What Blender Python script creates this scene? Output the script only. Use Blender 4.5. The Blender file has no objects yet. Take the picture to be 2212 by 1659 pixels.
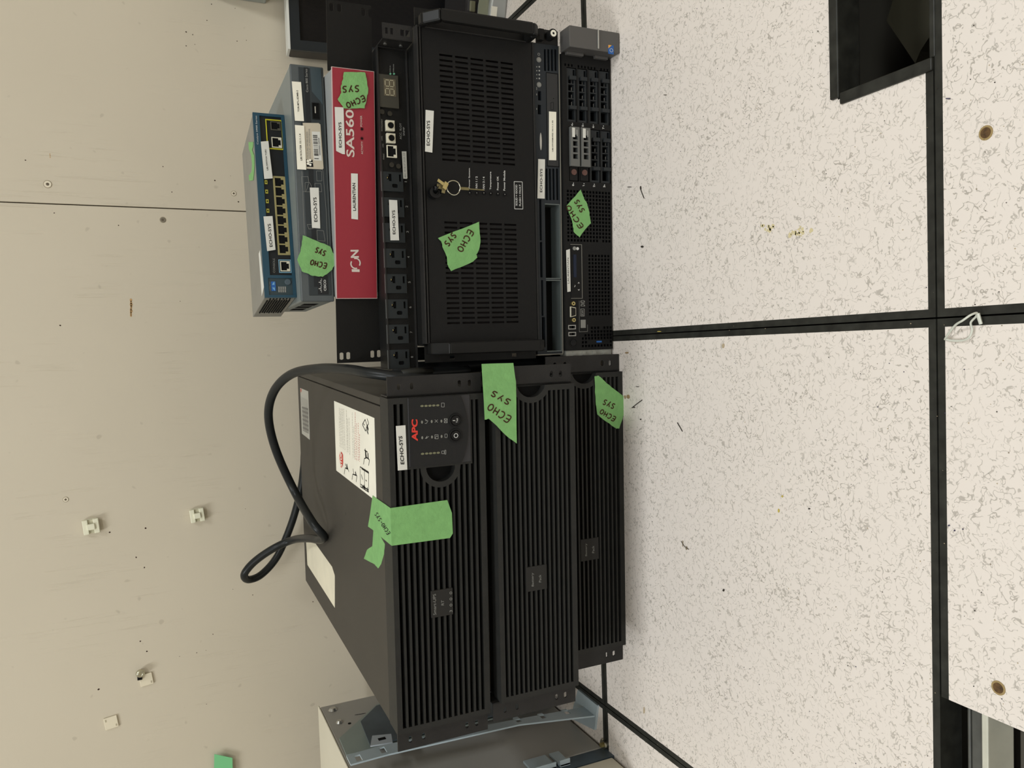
import bpy, math, random
from mathutils import Vector, Matrix
random.seed(7)
sc = bpy.context.scene
PI = math.pi

# ---------------------------------------------------------------- camera
CAM = Vector((-0.0143, -0.4857, 0.6489)); YAW, PITCH, ROLL, FPX = 0.0495, 0.4282, 0.056, 1685.3
def _axes():
    r = Vector((math.cos(YAW), math.sin(YAW), 0)); f0 = Vector((-math.sin(YAW), math.cos(YAW), 0))
    f = f0 * math.cos(PITCH) + Vector((0, 0, -1)) * math.sin(PITCH)
    d = f.cross(r)
    return r * math.cos(ROLL) + d * math.sin(ROLL), d * math.cos(ROLL) - r * math.sin(ROLL), f
RR, DD, FF = _axes()
cam = bpy.data.cameras.new('camera'); camo = bpy.data.objects.new('camera', cam); sc.collection.objects.link(camo)
camo.matrix_world = Matrix(((DD.x, RR.x, -FF.x, CAM.x), (DD.y, RR.y, -FF.y, CAM.y), (DD.z, RR.z, -FF.z, CAM.z), (0, 0, 0, 1)))
cam.sensor_fit = 'HORIZONTAL'; cam.sensor_width = 36; cam.lens = FPX * 36 / 2212; cam.clip_start = 0.01; cam.clip_end = 30
sc.camera = camo

# ---------------------------------------------------------------- light and exposure
sc.view_settings.view_transform = 'Standard'; sc.view_settings.look = 'None'
sc.view_settings.exposure = 0.0; sc.view_settings.gamma = 1; sc.view_settings.use_curve_mapping = False
w = bpy.data.worlds.new('world'); sc.world = w; w.use_nodes = True
w.node_tree.nodes['Background'].inputs[0].default_value = (0.95, 0.95, 0.93, 1)
w.node_tree.nodes['Background'].inputs[1].default_value = 0.10
def area(x, y, z, sx, sy, power, col=(0.93, 0.985, 1.03)):
    l = bpy.data.lights.new('ceiling_light_source', 'AREA'); l.shape = 'RECTANGLE'; l.size = sx; l.size_y = sy
    l.energy = power; l.color = col
    o = bpy.data.objects.new('ceiling_light_source', l); sc.collection.objects.link(o); o.location = (x, y, z)
    return o
LIGHTS = [(-1.25, -0.35, 2.655, 0.25, 1.15, 32), (1.15, -0.55, 2.655, 0.25, 1.15, 29), (-0.1, -2.4, 2.655, 1.15, 0.3, 48)]
for L in LIGHTS: area(*L)

# ---------------------------------------------------------------- helpers
def hit(px, py, axis, val):
    v = (px - 1106) / FPX; u = (829.5 - py) / FPX
    dr = FF + RR * u + DD * v; t = (val - CAM[axis]) / dr[axis]
    return CAM + dr * t
class Dev:
    def __init__(s, x, y, z, yaw, w, h, d):
        s.o = Vector((x, y, z)); s.yaw = yaw; s.w, s.h, s.d = w, h, d
        s.A = Vector((math.cos(yaw), math.sin(yaw), 0)); s.B = Vector((-math.sin(yaw), math.cos(yaw), 0))
    def P(s, px, py, b=0.0):                       # a point of the photo on the plane local y = b -> (a, z)
        v = (px - 1106) / FPX; u = (829.5 - py) / FPX
        dr = FF + RR * u + DD * v; t = ((s.o + s.B * b - CAM).dot(s.B)) / dr.dot(s.B)
        q = CAM + dr * t - s.o
        return q.dot(s.A), q.z
    def T(s, px, py, z):                           # on the plane local z -> (a, b)
        q = hit(px, py, 2, s.o.z + z) - s.o
        return q.dot(s.A), q.dot(s.B)
    def R(s, x0, y0, x1, y1, b=0.0):               # photo box -> (a0,a1,z0,z1)
        xm, ym = (x0 + x1) / 2, (y0 + y1) / 2
        a0 = s.P(xm, y1, b)[0]; a1 = s.P(xm, y0, b)[0]; z0 = s.P(x1, ym, b)[1]; z1 = s.P(x0, ym, b)[1]
        return a0, a1, z0, z1

def srgb(c):
    return tuple(((v / 255) / 12.92 if v / 255 <= .04045 else ((v / 255 + .055) / 1.055) ** 2.4) for v in c) + (1,)
MATS = {}
def mat(name, col, rough=.5, metal=0., spec=None, noise=0., nscale=60., bump=0., bscale=400., coat=0., emit=None, trans=0.):
    if name in MATS: return MATS[name]
    if spec is None: spec = .5 if max(col) > 60 else .22
    m = bpy.data.materials.new(name); m.use_nodes = True; nt = m.node_tree; b = nt.nodes['Principled BSDF']
    c = srgb(col); b.inputs['Base Color'].default_value = c; b.inputs['Roughness'].default_value = rough
    b.inputs['Metallic'].default_value = metal; b.inputs['Specular IOR Level'].default_value = spec
    if coat: b.inputs['Coat Weight'].default_value = coat; b.inputs['Coat Roughness'].default_value = .15
    if trans: b.inputs['Transmission Weight'].default_value = trans
    if emit: b.inputs['Emission Color'].default_value = srgb(emit[0]); b.inputs['Emission Strength'].default_value = emit[1]
    tc = nt.nodes.new('ShaderNodeTexCoord')
    if noise:
        n = nt.nodes.new('ShaderNodeTexNoise'); n.inputs['Scale'].default_value = nscale; n.inputs['Detail'].default_value = 4
        nt.links.new(tc.outputs['Object'], n.inputs['Vector'])
        r = nt.nodes.new('ShaderNodeMapRange'); r.inputs[1].default_value = .3; r.inputs[2].default_value = .7
        r.inputs[3].default_value = 1 - noise; r.inputs[4].default_value = 1 + noise
        nt.links.new(n.outputs[0], r.inputs[0])
        x = nt.nodes.new('ShaderNodeVectorMath'); x.operation = 'SCALE'; x.inputs[0].default_value = c[:3]
        nt.links.new(r.outputs[0], x.inputs['Scale']); nt.links.new(x.outputs[0], b.inputs['Base Color'])
    if bump:
        n = nt.nodes.new('ShaderNodeTexNoise'); n.inputs['Scale'].default_value = bscale; n.inputs['Detail'].default_value = 3
        nt.links.new(tc.outputs['Object'], n.inputs['Vector'])
        bp = nt.nodes.new('ShaderNodeBump'); bp.inputs['Strength'].default_value = bump; bp.inputs['Distance'].default_value = .001
        nt.links.new(n.outputs[0], bp.inputs['Height']); nt.links.new(bp.outputs[0], b.inputs['Normal'])
    MATS[name] = m; return m
BLK = mat('black_painted_steel', (20, 20, 19), .5, noise=.12, nscale=30, bump=.25, bscale=900)
COVER = mat('dark_grey_cover_paint', (53, 50, 45), .45, noise=.06, nscale=18, bump=.2, bscale=900)
BEZ = mat('charcoal_bezel_plastic', (38, 38, 36), .5, noise=.1, nscale=50, bump=.3, bscale=1200)
PNL = mat('black_panel_plastic', (17, 17, 17), .52, bump=.2, bscale=1500)
DK = mat('unlit_black_interior', (8, 8, 8), .8, spec=.2)
GLB = mat('gloss_black', (14, 14, 15), .22)
EAR = mat('ear_black_steel', (38, 37, 36), .45, noise=.12, nscale=40, bump=.3, bscale=900)
WHT = mat('white_label_paper', (208, 207, 199), .6, noise=.03, nscale=80)
CRM = mat('cream_label_paper', (232, 228, 212), .55, noise=.04, nscale=25)
INK = mat('black_ink', (16, 15, 16), .6)
BRN = mat('brown_marker_ink', (60, 34, 18), .6)
GRY = mat('grey_print', (150, 150, 145), .6)
LGR = mat('light_grey_print', (200, 200, 196), .6)
DGR = mat('dim_grey_print', (128, 128, 123), .6)
REDP = mat('red_print', (205, 52, 38), .5)
TAPE = mat('green_masking_tape', (116, 167, 100), .65, noise=.08, nscale=90, bump=.6, bscale=260)
TEAL = mat('teal_plastic', (24, 64, 82), .4)
STEEL = mat('grey_steel_case', (150, 150, 142), .4, metal=.3, noise=.05, nscale=20, bump=.2)
SLATE = mat('slate_router_case', (72, 78, 80), .45, noise=.05, nscale=30, bump=.2)
SLATD = mat('slate_router_face', (50, 55, 57), .5)
PSTEEL = mat('bright_steel', (190, 190, 185), .3, metal=.9)
NICK = mat('nickel', (200, 198, 180), .25, metal=1.)
PALE = mat('pale_connector', (205, 200, 180), .45)
YEL = mat('yellow_trim', (190, 182, 40), .5)
GOLD = mat('tan_port_trim', (150, 140, 95), .5)
RED = mat('red_face_plate', (140, 29, 44), .5, bump=.15, bscale=1500)
EDGE = mat('pale_plate_edge', (190, 170, 165), .5)
BLUEG = mat('blue_grey_zinc_paint', (172, 186, 192), .38, metal=.15, noise=.08, nscale=14)
BLUED = mat('deep_and_shaded_blue_grey_steel', (72, 84, 92), .4, metal=.2, noise=.25, nscale=18)  # cabinet frame's own tone; on the bracket's inner plate it is painted shade
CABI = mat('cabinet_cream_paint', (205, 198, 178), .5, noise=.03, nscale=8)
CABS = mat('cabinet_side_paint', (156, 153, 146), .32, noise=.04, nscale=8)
CORD = mat('black_rubber_cord', (34, 36, 36), .36, noise=.1, nscale=60)
SILV = mat('silver_plastic', (165, 168, 166), .35, metal=.4)
NYL = mat('ivory_nylon', (226, 224, 200), .45)
BLUE = mat('blue_badge', (30, 90, 160), .4)
SCR = mat('matte_screen', (20, 20, 23), .35, noise=.1, nscale=200)
MONB = mat('monitor_bezel', (34, 38, 40), .4)
BRASS = mat('worn_brass', (190, 175, 120), .35, metal=.9)
LCD = mat('dark_blue_lcd', (26, 34, 52), .25)
GREENLED = mat('green_lens', (90, 150, 120), .3)
OLV = mat('olive_lamp', (110, 110, 84), .35)
EARG = mat('gunmetal_plastic', (84, 82, 80), .42, metal=.2)
CARR = mat('dark_grey_drive_handle', (98, 99, 96), .42, metal=.2)

class MB:
    def __init__(s): s.v = []; s.f = []; s.m = []
    def add(s, vs, fs, mi=0):
        n = len(s.v); s.v += [tuple(v) for v in vs]; s.f += [tuple(i + n for i in f) for f in fs]; s.m += [mi] * len(fs); return s
    def box(s, a0, a1, b0, b1, z0, z1, mi=0):
        return s.add([(a0, b0, z0), (a1, b0, z0), (a1, b1, z0), (a0, b1, z0), (a0, b0, z1), (a1, b0, z1), (a1, b1, z1), (a0, b1, z1)],
                     [(0, 3, 2, 1), (4, 5, 6, 7), (0, 1, 5, 4), (1, 2, 6, 5), (2, 3, 7, 6), (3, 0, 4, 7)], mi)
    def hull8(s, p, mi=0):                           # 4 front points then 4 back points
        return s.add(p, [(0, 1, 2, 3), (7, 6, 5, 4), (0, 4, 5, 1), (1, 5, 6, 2), (2, 6, 7, 3), (3, 7, 4, 0)], mi)
    def prism(s, poly, c0, c1, ax='b', mi=0):        # polygon swept along an axis
        def q(p, c): return {'b': (p[0], c, p[1]), 'z': (p[0], p[1], c), 'a': (c, p[0], p[1])}[ax]
        n = len(poly)
        ar = sum(poly[i][0] * poly[(i + 1) % n][1] - poly[(i + 1) % n][0] * poly[i][1] for i in range(n))
        if ar < 0: poly = poly[::-1]
        vs = [q(p, c0) for p in poly] + [q(p, c1) for p in poly]
        fs = [tuple(range(n)), tuple(range(2 * n - 1, n - 1, -1))] + [((i + 1) % n, i, n + i, n + (i + 1) % n) for i in range(n)]
        if (ax == 'z') == (c1 > c0) or (ax == 'a' and c1 > c0) and False: pass
        return s.add(vs, fs, mi)
    def cyl(s, a, b, z, r, L, ax='b', n=20, mi=0, r2=None):
        r2 = r if r2 is None else r2; vs = []
        for k, rr in ((0, r), (1, r2)):
            for i in range(n):
                t = 2 * PI * i / n; c, q = rr * math.cos(t), rr * math.sin(t)
                vs.append({'b': (a + c, b + L * k, z + q), 'z': (a + c, b + q, z + L * k), 'a': (a + L * k, b + c, z + q)}[ax])
        return s.add(vs, [tuple(range(n)), tuple(range(2 * n - 1, n - 1, -1))] + [((i + 1) % n, i, n + i, n + (i + 1) % n) for i in range(n)], mi)
    def ring(s, a, b, z, r, t, L, ax='b', n=28, mi=0, a0=0, a1=2 * PI):
        full = abs(a1 - a0 - 2 * PI) < 1e-6; k = n if full else n + 1
        vs = []
        for i in range(k):
            g = a0 + (a1 - a0) * i / n
            for rr, bb in ((r, 0), (r + t, 0), (r + t, L), (r, L)):
                c, q = rr * math.cos(g), rr * math.sin(g)
                vs.append({'b': (a + c, b + bb, z + q), 'z': (a + c, b + q, z + bb)}[ax])
        fs = []
        for i in range(n):
            j = (i + 1) % k
            for e in range(4): fs.append((4 * i + e, 4 * i + (e + 1) % 4, 4 * j + (e + 1) % 4, 4 * j + e))
        if not full: fs += [(0, 1, 2, 3), tuple(4 * n + e for e in (3, 2, 1, 0))]
        return s.add(vs, fs, mi)
    def perf(s, a0, a1, z0, z1, b0, b1, holes, mi=0):
        def cl(v, lo, hi): return round(min(max(v, lo), hi), 6)
        H = [(cl(h[0], a0, a1), cl(h[1], a0, a1), cl(h[2], z0, z1), cl(h[3], z0, z1)) for h in holes]
        xs = sorted({round(a0, 6), round(a1, 6)} | {v for h in H for v in h[:2]})
        zs = sorted({round(z0, 6), round(z1, 6)} | {v for h in H for v in h[2:]})
        nx, nz = len(xs) - 1, len(zs) - 1
        S = [[True] * nz for _ in range(nx)]
        xi = {v: i for i, v in enumerate(xs)}; zi = {v: i for i, v in enumerate(zs)}
        for h in H:
            for i in range(xi[h[0]], xi[h[1]]):
                for j in range(zi[h[2]], zi[h[3]]): S[i][j] = False
        for j in range(nz):                          # front faces merged into runs
            i = 0
            while i < nx:
                if S[i][j]:
                    k = i
                    while k + 1 < nx and S[k + 1][j]: k += 1
                    s.add([(xs[i], b0, zs[j]), (xs[k + 1], b0, zs[j]), (xs[k + 1], b0, zs[j + 1]), (xs[i], b0, zs[j + 1])], [(0, 1, 2, 3)], mi)
                    i = k + 1
                else: i += 1
        def so(i, j): return 0 <= i < nx and 0 <= j < nz and S[i][j]
        for i in range(nx + 1):
            for j in range(nz):
                if so(i - 1, j) != so(i, j):
                    x = xs[i]; s.add([(x, b0, zs[j]), (x, b1, zs[j]), (x, b1, zs[j + 1]), (x, b0, zs[j + 1])], [(0, 1, 2, 3)], mi)
        for j in range(nz + 1):
            for i in range(nx):
                if so(i, j - 1) != so(i, j):
                    z = zs[j]; s.add([(xs[i], b0, z), (xs[i + 1], b0, z), (xs[i + 1], b1, z), (xs[i], b1, z)], [(0, 1, 2, 3)], mi)
        return s
    def tube(s, pts, r, n=12, mi=0, caps=True, closed=False):
        pts = [Vector(p) for p in pts]; N = len(pts); vs = []; up = None
        for i, p in enumerate(pts):
            t = (pts[(i + 1) % N] - pts[i - 1]) if closed else (pts[min(i + 1, N - 1)] - pts[max(i - 1, 0)])
            t.normalize()
            if up is None: up = t.cross(Vector((0.13, .31, .94))).normalized()
            up = (up - t * up.dot(t)).normalized(); sd = t.cross(up)
            rr = r[i] if isinstance(r, (list, tuple)) else r
            for k in range(n):
                g = 2 * PI * k / n; vs.append(p + up * (rr * math.cos(g)) + sd * (rr * math.sin(g)))
        fs = []
        for i in range(N if closed else N - 1):
            j = (i + 1) % N
            for k in range(n): fs.append((i * n + k, i * n + (k + 1) % n, j * n + (k + 1) % n, j * n + k))
        if caps and not closed: fs += [tuple(range(n)), tuple(range(N * n - 1, N * n - n - 1, -1))]
        return s.add(vs, fs, mi)
    def obj(s, name, mats, parent=None, smooth=False, bevel=0., label=None, fix=True):
        me = bpy.data.meshes.new(name); me.from_pydata(s.v, [], s.f)
        for m in (mats if isinstance(mats, (list, tuple)) else [mats]): me.materials.append(m)
        if len(set(s.m)) > 1: me.polygons.foreach_set('material_index', s.m)
        if fix:
            import bmesh
            bm = bmesh.new(); bm.from_mesh(me)
            bmesh.ops.remove_doubles(bm, verts=bm.verts, dist=1e-6) if bevel == 0 and len(bm.verts) < 60000 else None
            bmesh.ops.recalc_face_normals(bm, faces=bm.faces); bm.to_mesh(me); bm.free()
        if smooth: me.polygons.foreach_set('use_smooth', [True] * len(me.polygons))
        me.update()
        o = bpy.data.objects.new(name, me); sc.collection.objects.link(o)
        if parent is not None: o.parent = parent
        if bevel:
            md = o.modifiers.new('bevel', 'BEVEL'); md.width = bevel; md.segments = 2; md.limit_method = 'ANGLE'
        if label: o['label'] = label
        return o
def tag(o, label, cat, group=None, kind=None):
    o['label'] = label; o['category'] = cat
    if group: o['group'] = group
    if kind: o['kind'] = kind
    return o
def struct(o): o['kind'] = 'structure'; return o
def thing(name, label, cat, loc=(0, 0, 0), rz=0., group=None):
    o = bpy.data.objects.new(name, None); sc.collection.objects.link(o); o.empty_display_size = .02
    o.location = loc; o.rotation_euler = (0, 0, rz); return tag(o, label, cat, group)
def catmull(P, n=8, closed=False):
    P = [Vector(p) for p in P]; out = []; N = len(P)
    for i in range(N if closed else N - 1):
        g = (lambda k: P[k % N]) if closed else (lambda k: P[min(max(k, 0), N - 1)])
        p0, p1, p2, p3 = g(i - 1), g(i), g(i + 1), g(i + 2)
        for k in range(n):
            t = k / n
            out.append(.5 * ((2 * p1) + (p2 - p0) * t + (2 * p0 - 5 * p1 + 4 * p2 - p3) * t * t + (3 * p1 - p0 - 3 * p2 + p3) * t ** 3))
    if not closed: out.append(P[-1])
    return out

# lettering: text as flat mesh laid by an affine frame (origin, right, up) in the parent's space
_tc = {}
def glyphs(txt, bold=0.):
    key = (txt, bold)
    if key not in _tc:
        c = bpy.data.curves.new('t', 'FONT'); c.body = txt; c.offset = bold; c.size = 1; c.resolution_u = 3
        o = bpy.data.objects.new('t', c); sc.collection.objects.link(o)
        dg = bpy.context.evaluated_depsgraph_get(); me = bpy.data.meshes.new_from_object(o.evaluated_get(dg))
        v = [(q.co.x, q.co.y) for q in me.vertices]; f = [tuple(p.vertices) for p in me.polygons]
        bpy.data.objects.remove(o); bpy.data.curves.remove(c); bpy.data.meshes.remove(me)
        _tc[key] = (v, f)
    return _tc[key]
def lettering(items, material, parent, name='lettering'):
    """items: list of (text, origin, rightvec, upvec, bold): text bounding box fitted to right x up"""
    mb = MB()
    for txt, o, r, u, bold in items:
        v, f = glyphs(txt, bold)
        if not v: continue
        x0, x1 = min(p[0] for p in v), max(p[0] for p in v); y0, y1 = min(p[1] for p in v), max(p[1] for p in v)
        mb.add([o + r * ((p[0] - x0) / (x1 - x0)) + u * ((p[1] - y0) / max(y1 - y0, 1e-4)) for p in v], f)
    return mb.obj(name, material, parent, fix=False)
def frame_front(dev, bl, br, tl, b):                 # photo points: baseline left, baseline right, top left
    p = [Vector((q[0], b, q[1])) for q in (dev.P(*bl, b), dev.P(*br, b), dev.P(*tl, b))]
    return p[0], p[1] - p[0], p[2] - p[0]
def frame_top(dev, bl, br, tl, z):
    p = [Vector((q[0], q[1], z)) for q in (dev.T(*bl, z), dev.T(*br, z), dev.T(*tl, z))]
    return p[0], p[1] - p[0], p[2] - p[0]
def ftext(dev, txt, bl, br, tl, b=-.0006, bold=0.):
    return (txt,) + frame_front(dev, bl, br, tl, b) + (bold,)

# handwriting: polyline strokes as thin ribbons
LET = {'E': [[(.9, 1), (.15, .95), (.1, 0), (.85, .05)], [(.12, .5), (.75, .55)]],
       'C': [[(.9, .9), (.5, 1), (.15, .7), (.1, .3), (.4, 0), (.9, .1)]],
       'H': [[(.1, 1), (.15, 0)], [(.8, 1), (.85, 0)], [(.1, .5), (.85, .55)]],
       'O': [[(.5, 1), (.15, .75), (.1, .3), (.45, 0), (.85, .25), (.85, .75), (.5, 1)]],
       'S': [[(.85, .9), (.45, 1), (.2, .75), (.45, .5), (.8, .35), (.6, .03), (.1, .05)]],
       'Y': [[(.1, 1), (.45, .5)], [(.85, 1), (.3, -.1)]], '-': [[(.1, .5), (.8, .5)]]}
def scribble(words, parent, mapper, material=BRN, wd=.00085, name='handwriting'):
    """words: (text, start px, end px, height px); mapper photo px -> Vector in the parent's space"""
    mb = MB()
    for txt, p0, p1, h in words:
        dx, dy = p1[0] - p0[0], p1[1] - p0[1]; L = math.hypot(dx, dy); dx /= L; dy /= L; ux, uy = dy, -dx
        cw = L / len(txt)
        for i, ch in enumerate(txt):
            for st in LET[ch]:
                P = []
                for (sx, sy) in st:
                    x = (i + .08 + sx * .84) * cw; y = sy * h
                    P.append(mapper(p0[0] + dx * x + ux * y, p0[1] + dy * x + uy * y))
                C = catmull(P, 4) if len(P) > 2 else P
                e = (mapper(p0[0], p0[1]) - mapper(p0[0] + 3, p0[1])).cross(mapper(p0[0], p0[1]) - mapper(p0[0], p0[1] + 3)).normalized()
                vs = []
                for k, c in enumerate(C):
                    t = (C[min(k + 1, len(C) - 1)] - C[max(k - 1, 0)]).normalized(); sd = t.cross(e) * wd
                    vs += [c + sd, c - sd]
                mb.add(vs, [(2 * k, 2 * k + 1, 2 * k + 3, 2 * k + 2) for k in range(len(C) - 1)])
    return mb.obj(name, material, parent, fix=False)
def rough(poly, amp=.0006, n=5):
    out = []
    for i, p in enumerate(poly):
        q = poly[(i + 1) % len(poly)]
        for k in range(n):
            t = k / n; j = 0 if k == 0 else amp
            out.append((p[0] + (q[0] - p[0]) * t + random.uniform(-j, j), p[1] + (q[1] - p[1]) * t + random.uniform(-j, j)))
    return out
def sticker(dev, parent, pts, b, material=WHT, name='label_sticker', th=.0004, label=None, torn=0):
    poly = [dev.P(x, y, b) for x, y in pts]
    if torn: poly = rough(poly, torn)
    return MB().prism(poly, b - th, b, 'b').obj(name, material, parent, label=label)
def tape_front(dev, parent, pts, words, b=-.0012, label=None):
    t = sticker(dev, parent, pts, b, TAPE, 'masking_tape', .0005, label, torn=.0005)
    if words: scribble(words, t, lambda x, y: Vector((dev.P(x, y, b)[0], b - .0008, dev.P(x, y, b)[1])))
    return t
def C(ox, oy, s, pts): return [(ox + x / s, oy + y / s) for x, y in pts]
S5, S7 = 5.53, 7.373
def screw(mb, a, b, z, r=.004):
    mb.cyl(a, b - .0018, z, r, .0018, n=16); return mb

# ================================================================ SETTING
T = .6096
def pick(nt, t): return nt.nodes.new(t)
def floor_material():
    m = bpy.data.materials.new('speckled_laminate'); m.use_nodes = True; nt = m.node_tree; b = nt.nodes['Principled BSDF']
    tc = pick(nt, 'ShaderNodeTexCoord'); L = nt.links.new
    dn = pick(nt, 'ShaderNodeTexNoise'); dn.inputs['Scale'].default_value = 70; dn.inputs['Detail'].default_value = 2
    L(tc.outputs['Object'], dn.inputs['Vector'])
    mx = pick(nt, 'ShaderNodeVectorMath'); mx.operation = 'MULTIPLY_ADD'; mx.inputs[1].default_value = (.012,) * 3
    L(dn.outputs['Color'], mx.inputs[0]); L(tc.outputs['Object'], mx.inputs[2])
    def line(scale, wdt, off, mscale, mlo, mhi):
        a = pick(nt, 'ShaderNodeVectorMath'); a.operation = 'ADD'; a.inputs[1].default_value = (off, off * .7, 0); L(mx.outputs[0], a.inputs[0])
        n = pick(nt, 'ShaderNodeTexNoise'); n.inputs['Scale'].default_value = scale; n.inputs['Detail'].default_value = 1.5; n.inputs['Roughness'].default_value = .6
        L(a.outputs[0], n.inputs['Vector'])
        s = pick(nt, 'ShaderNodeMath'); s.operation = 'SUBTRACT'; s.inputs[1].default_value = .5; L(n.outputs[0], s.inputs[0])
        ab = pick(nt, 'ShaderNodeMath'); ab.operation = 'ABSOLUTE'; L(s.outputs[0], ab.inputs[0])
        r = pick(nt, 'ShaderNodeMapRange'); r.inputs[1].default_value = wdt * .5; r.inputs[2].default_value = wdt; r.inputs[3].default_value = 1; r.inputs[4].default_value = 0
        L(ab.outputs[0], r.inputs[0])
        n2 = pick(nt, 'ShaderNodeTexNoise'); n2.inputs['Scale'].default_value = mscale; n2.inputs['Detail'].default_value = 2; L(a.outputs[0], n2.inputs['Vector'])
        r2 = pick(nt, 'ShaderNodeMapRange'); r2.inputs[1].default_value = mlo; r2.inputs[2].default_value = mhi; L(n2.outputs[0], r2.inputs[0])
        mu = pick(nt, 'ShaderNodeMath'); mu.operation = 'MULTIPLY'; L(r.outputs[0], mu.inputs[0]); L(r2.outputs[0], mu.inputs[1])
        return mu
    a = line(78, .018, 3.1, 130, .44, .50); c = line(115, .023, 9.7, 160, .47, .53)
    ad = pick(nt, 'ShaderNodeMath'); ad.operation = 'MAXIMUM'; L(a.outputs[0], ad.inputs[0]); L(c.outputs[0], ad.inputs[1])
    big = pick(nt, 'ShaderNodeTexNoise'); big.inputs['Scale'].default_value = 14; L(tc.outputs['Object'], big.inputs['Vector'])
    br = pick(nt, 'ShaderNodeMapRange'); br.inputs[1].default_value = .3; br.inputs[2].default_value = .65; br.inputs[3].default_value = .45; br.inputs[4].default_value = 1
    L(big.outputs[0], br.inputs[0])
    mu = pick(nt, 'ShaderNodeMath'); mu.operation = 'MULTIPLY'; L(ad.outputs[0], mu.inputs[0]); L(br.outputs[0], mu.inputs[1])
    mu2 = pick(nt, 'ShaderNodeMath'); mu2.operation = 'MULTIPLY'; mu2.inputs[1].default_value = .66; L(mu.outputs[0], mu2.inputs[0])
    cr = pick(nt, 'ShaderNodeMix'); cr.data_type = 'RGBA'; cr.inputs[6].default_value = srgb((222, 213, 204)); cr.inputs[7].default_value = srgb((132, 125, 113))
    L(mu2.outputs[0], cr.inputs[0]); L(cr.outputs[2], b.inputs['Base Color']); b.inputs['Roughness'].default_value = .42
    return m
FLM = floor_material()
TRIM = mat('black_tile_edging', (42, 42, 38), .45, noise=.35, nscale=70)
def wall_material():
    m = bpy.data.materials.new('painted_plywood'); m.use_nodes = True; nt = m.node_tree; b = nt.nodes['Principled BSDF']; L = nt.links.new
    tc = pick(nt, 'ShaderNodeTexCoord')
    mp = pick(nt, 'ShaderNodeMapping'); mp.inputs['Scale'].default_value = (130, 130, 7); L(tc.outputs['Object'], mp.inputs[0])
    g = pick(nt, 'ShaderNodeTexNoise'); g.inputs['Scale'].default_value = 1; g.inputs['Detail'].default_value = 3; L(mp.outputs[0], g.inputs['Vector'])
    p = pick(nt, 'ShaderNodeTexNoise'); p.inputs['Scale'].default_value = 7; p.inputs['Detail'].default_value = 2; L(tc.outputs['Object'], p.inputs['Vector'])
    r = pick(nt, 'ShaderNodeMapRange'); r.inputs[1].default_value = .58; r.inputs[2].default_value = .74; L(g.outputs[0], r.inputs[0])
    rp = pick(nt, 'ShaderNodeMapRange'); rp.inputs[1].default_value = .48; rp.inputs[2].default_value = .62; L(p.outputs[0], rp.inputs[0])
    mu = pick(nt, 'ShaderNodeMath'); mu.operation = 'MULTIPLY'; L(r.outputs[0], mu.inputs[0]); L(rp.outputs[0], mu.inputs[1])
    bp = pick(nt, 'ShaderNodeBump'); bp.inputs['Strength'].default_value = .6; bp.inputs['Distance'].default_value = .0015; bp.invert = True
    L(mu.outputs[0], bp.inputs['Height']); L(bp.outputs[0], b.inputs['Normal'])
    st = pick(nt, 'ShaderNodeTexNoise'); st.inputs['Scale'].default_value = 3.2; st.inputs['Detail'].default_value = 5; L(tc.outputs['Object'], st.inputs['Vector'])
    cr = pick(nt, 'ShaderNodeMix'); cr.data_type = 'RGBA'; cr.inputs[6].default_value = srgb((198, 188, 168)); cr.inputs[7].default_value = srgb((206, 196, 176))
    L(st.outputs[0], cr.inputs[0])
    spk = pick(nt, 'ShaderNodeTexNoise'); spk.inputs['Scale'].default_value = 55; spk.inputs['Detail'].default_value = 0; L(tc.outputs['Object'], spk.inputs['Vector'])
    sr = pick(nt, 'ShaderNodeMapRange'); sr.inputs[1].default_value = .79; sr.inputs[2].default_value = .84; sr.inputs[4].default_value = .22; L(spk.outputs[0], sr.inputs[0])
    c2 = pick(nt, 'ShaderNodeMix'); c2.data_type = 'RGBA'; c2.inputs[7].default_value = srgb((120, 104, 84)); L(sr.outputs[0], c2.inputs[0]); L(cr.outputs[2], c2.inputs[6])
    L(c2.outputs[2], b.inputs['Base Color']); b.inputs['Roughness'].default_value = .5
    return m
WLM = wall_material()
WY = 1.22
# floor: 2 ft tiles with black edging, two of them cut / lifted
fl = MB()
EG, GAP, TH = .0075, .0016, .03
def tile(x0, y0, x1, y1, e=(1, 1, 1, 1)):            # e: edging on left, right, near, far
    g = GAP / 2; x0 += g; y0 += g * e[2]; x1 -= g; y1 -= g * e[3]
    ax0, ax1, ay0, ay1 = x0 + EG * e[0], x1 - EG * e[1], y0 + EG * e[2], y1 - EG * e[3]
    fl.add([(ax0, ay0, 0), (ax1, ay0, 0), (ax1, ay1, 0), (ax0, ay1, 0)], [(0, 1, 2, 3)], 0)
    fl.add([(x0, y0, 0), (x1, y0, 0), (x1, y1, 0), (x0, y1, 0), (ax0, ay0, 0), (ax1, ay0, 0), (ax1, ay1, 0), (ax0, ay1, 0)],
           [(0, 1, 5, 4), (1, 2, 6, 5), (2, 3, 7, 6), (3, 0, 4, 7)], 1)
    fl.add([(x0, y0, 0), (x1, y0, 0), (x1, y1, 0), (x0, y1, 0), (x0, y0, -TH), (x1, y0, -TH), (x1, y1, -TH), (x0, y1, -TH)],
           [(0, 4, 5, 1), (1, 5, 6, 2), (2, 6, 7, 3), (3, 7, 4, 0), (4, 7, 6, 5)], 1)
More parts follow.
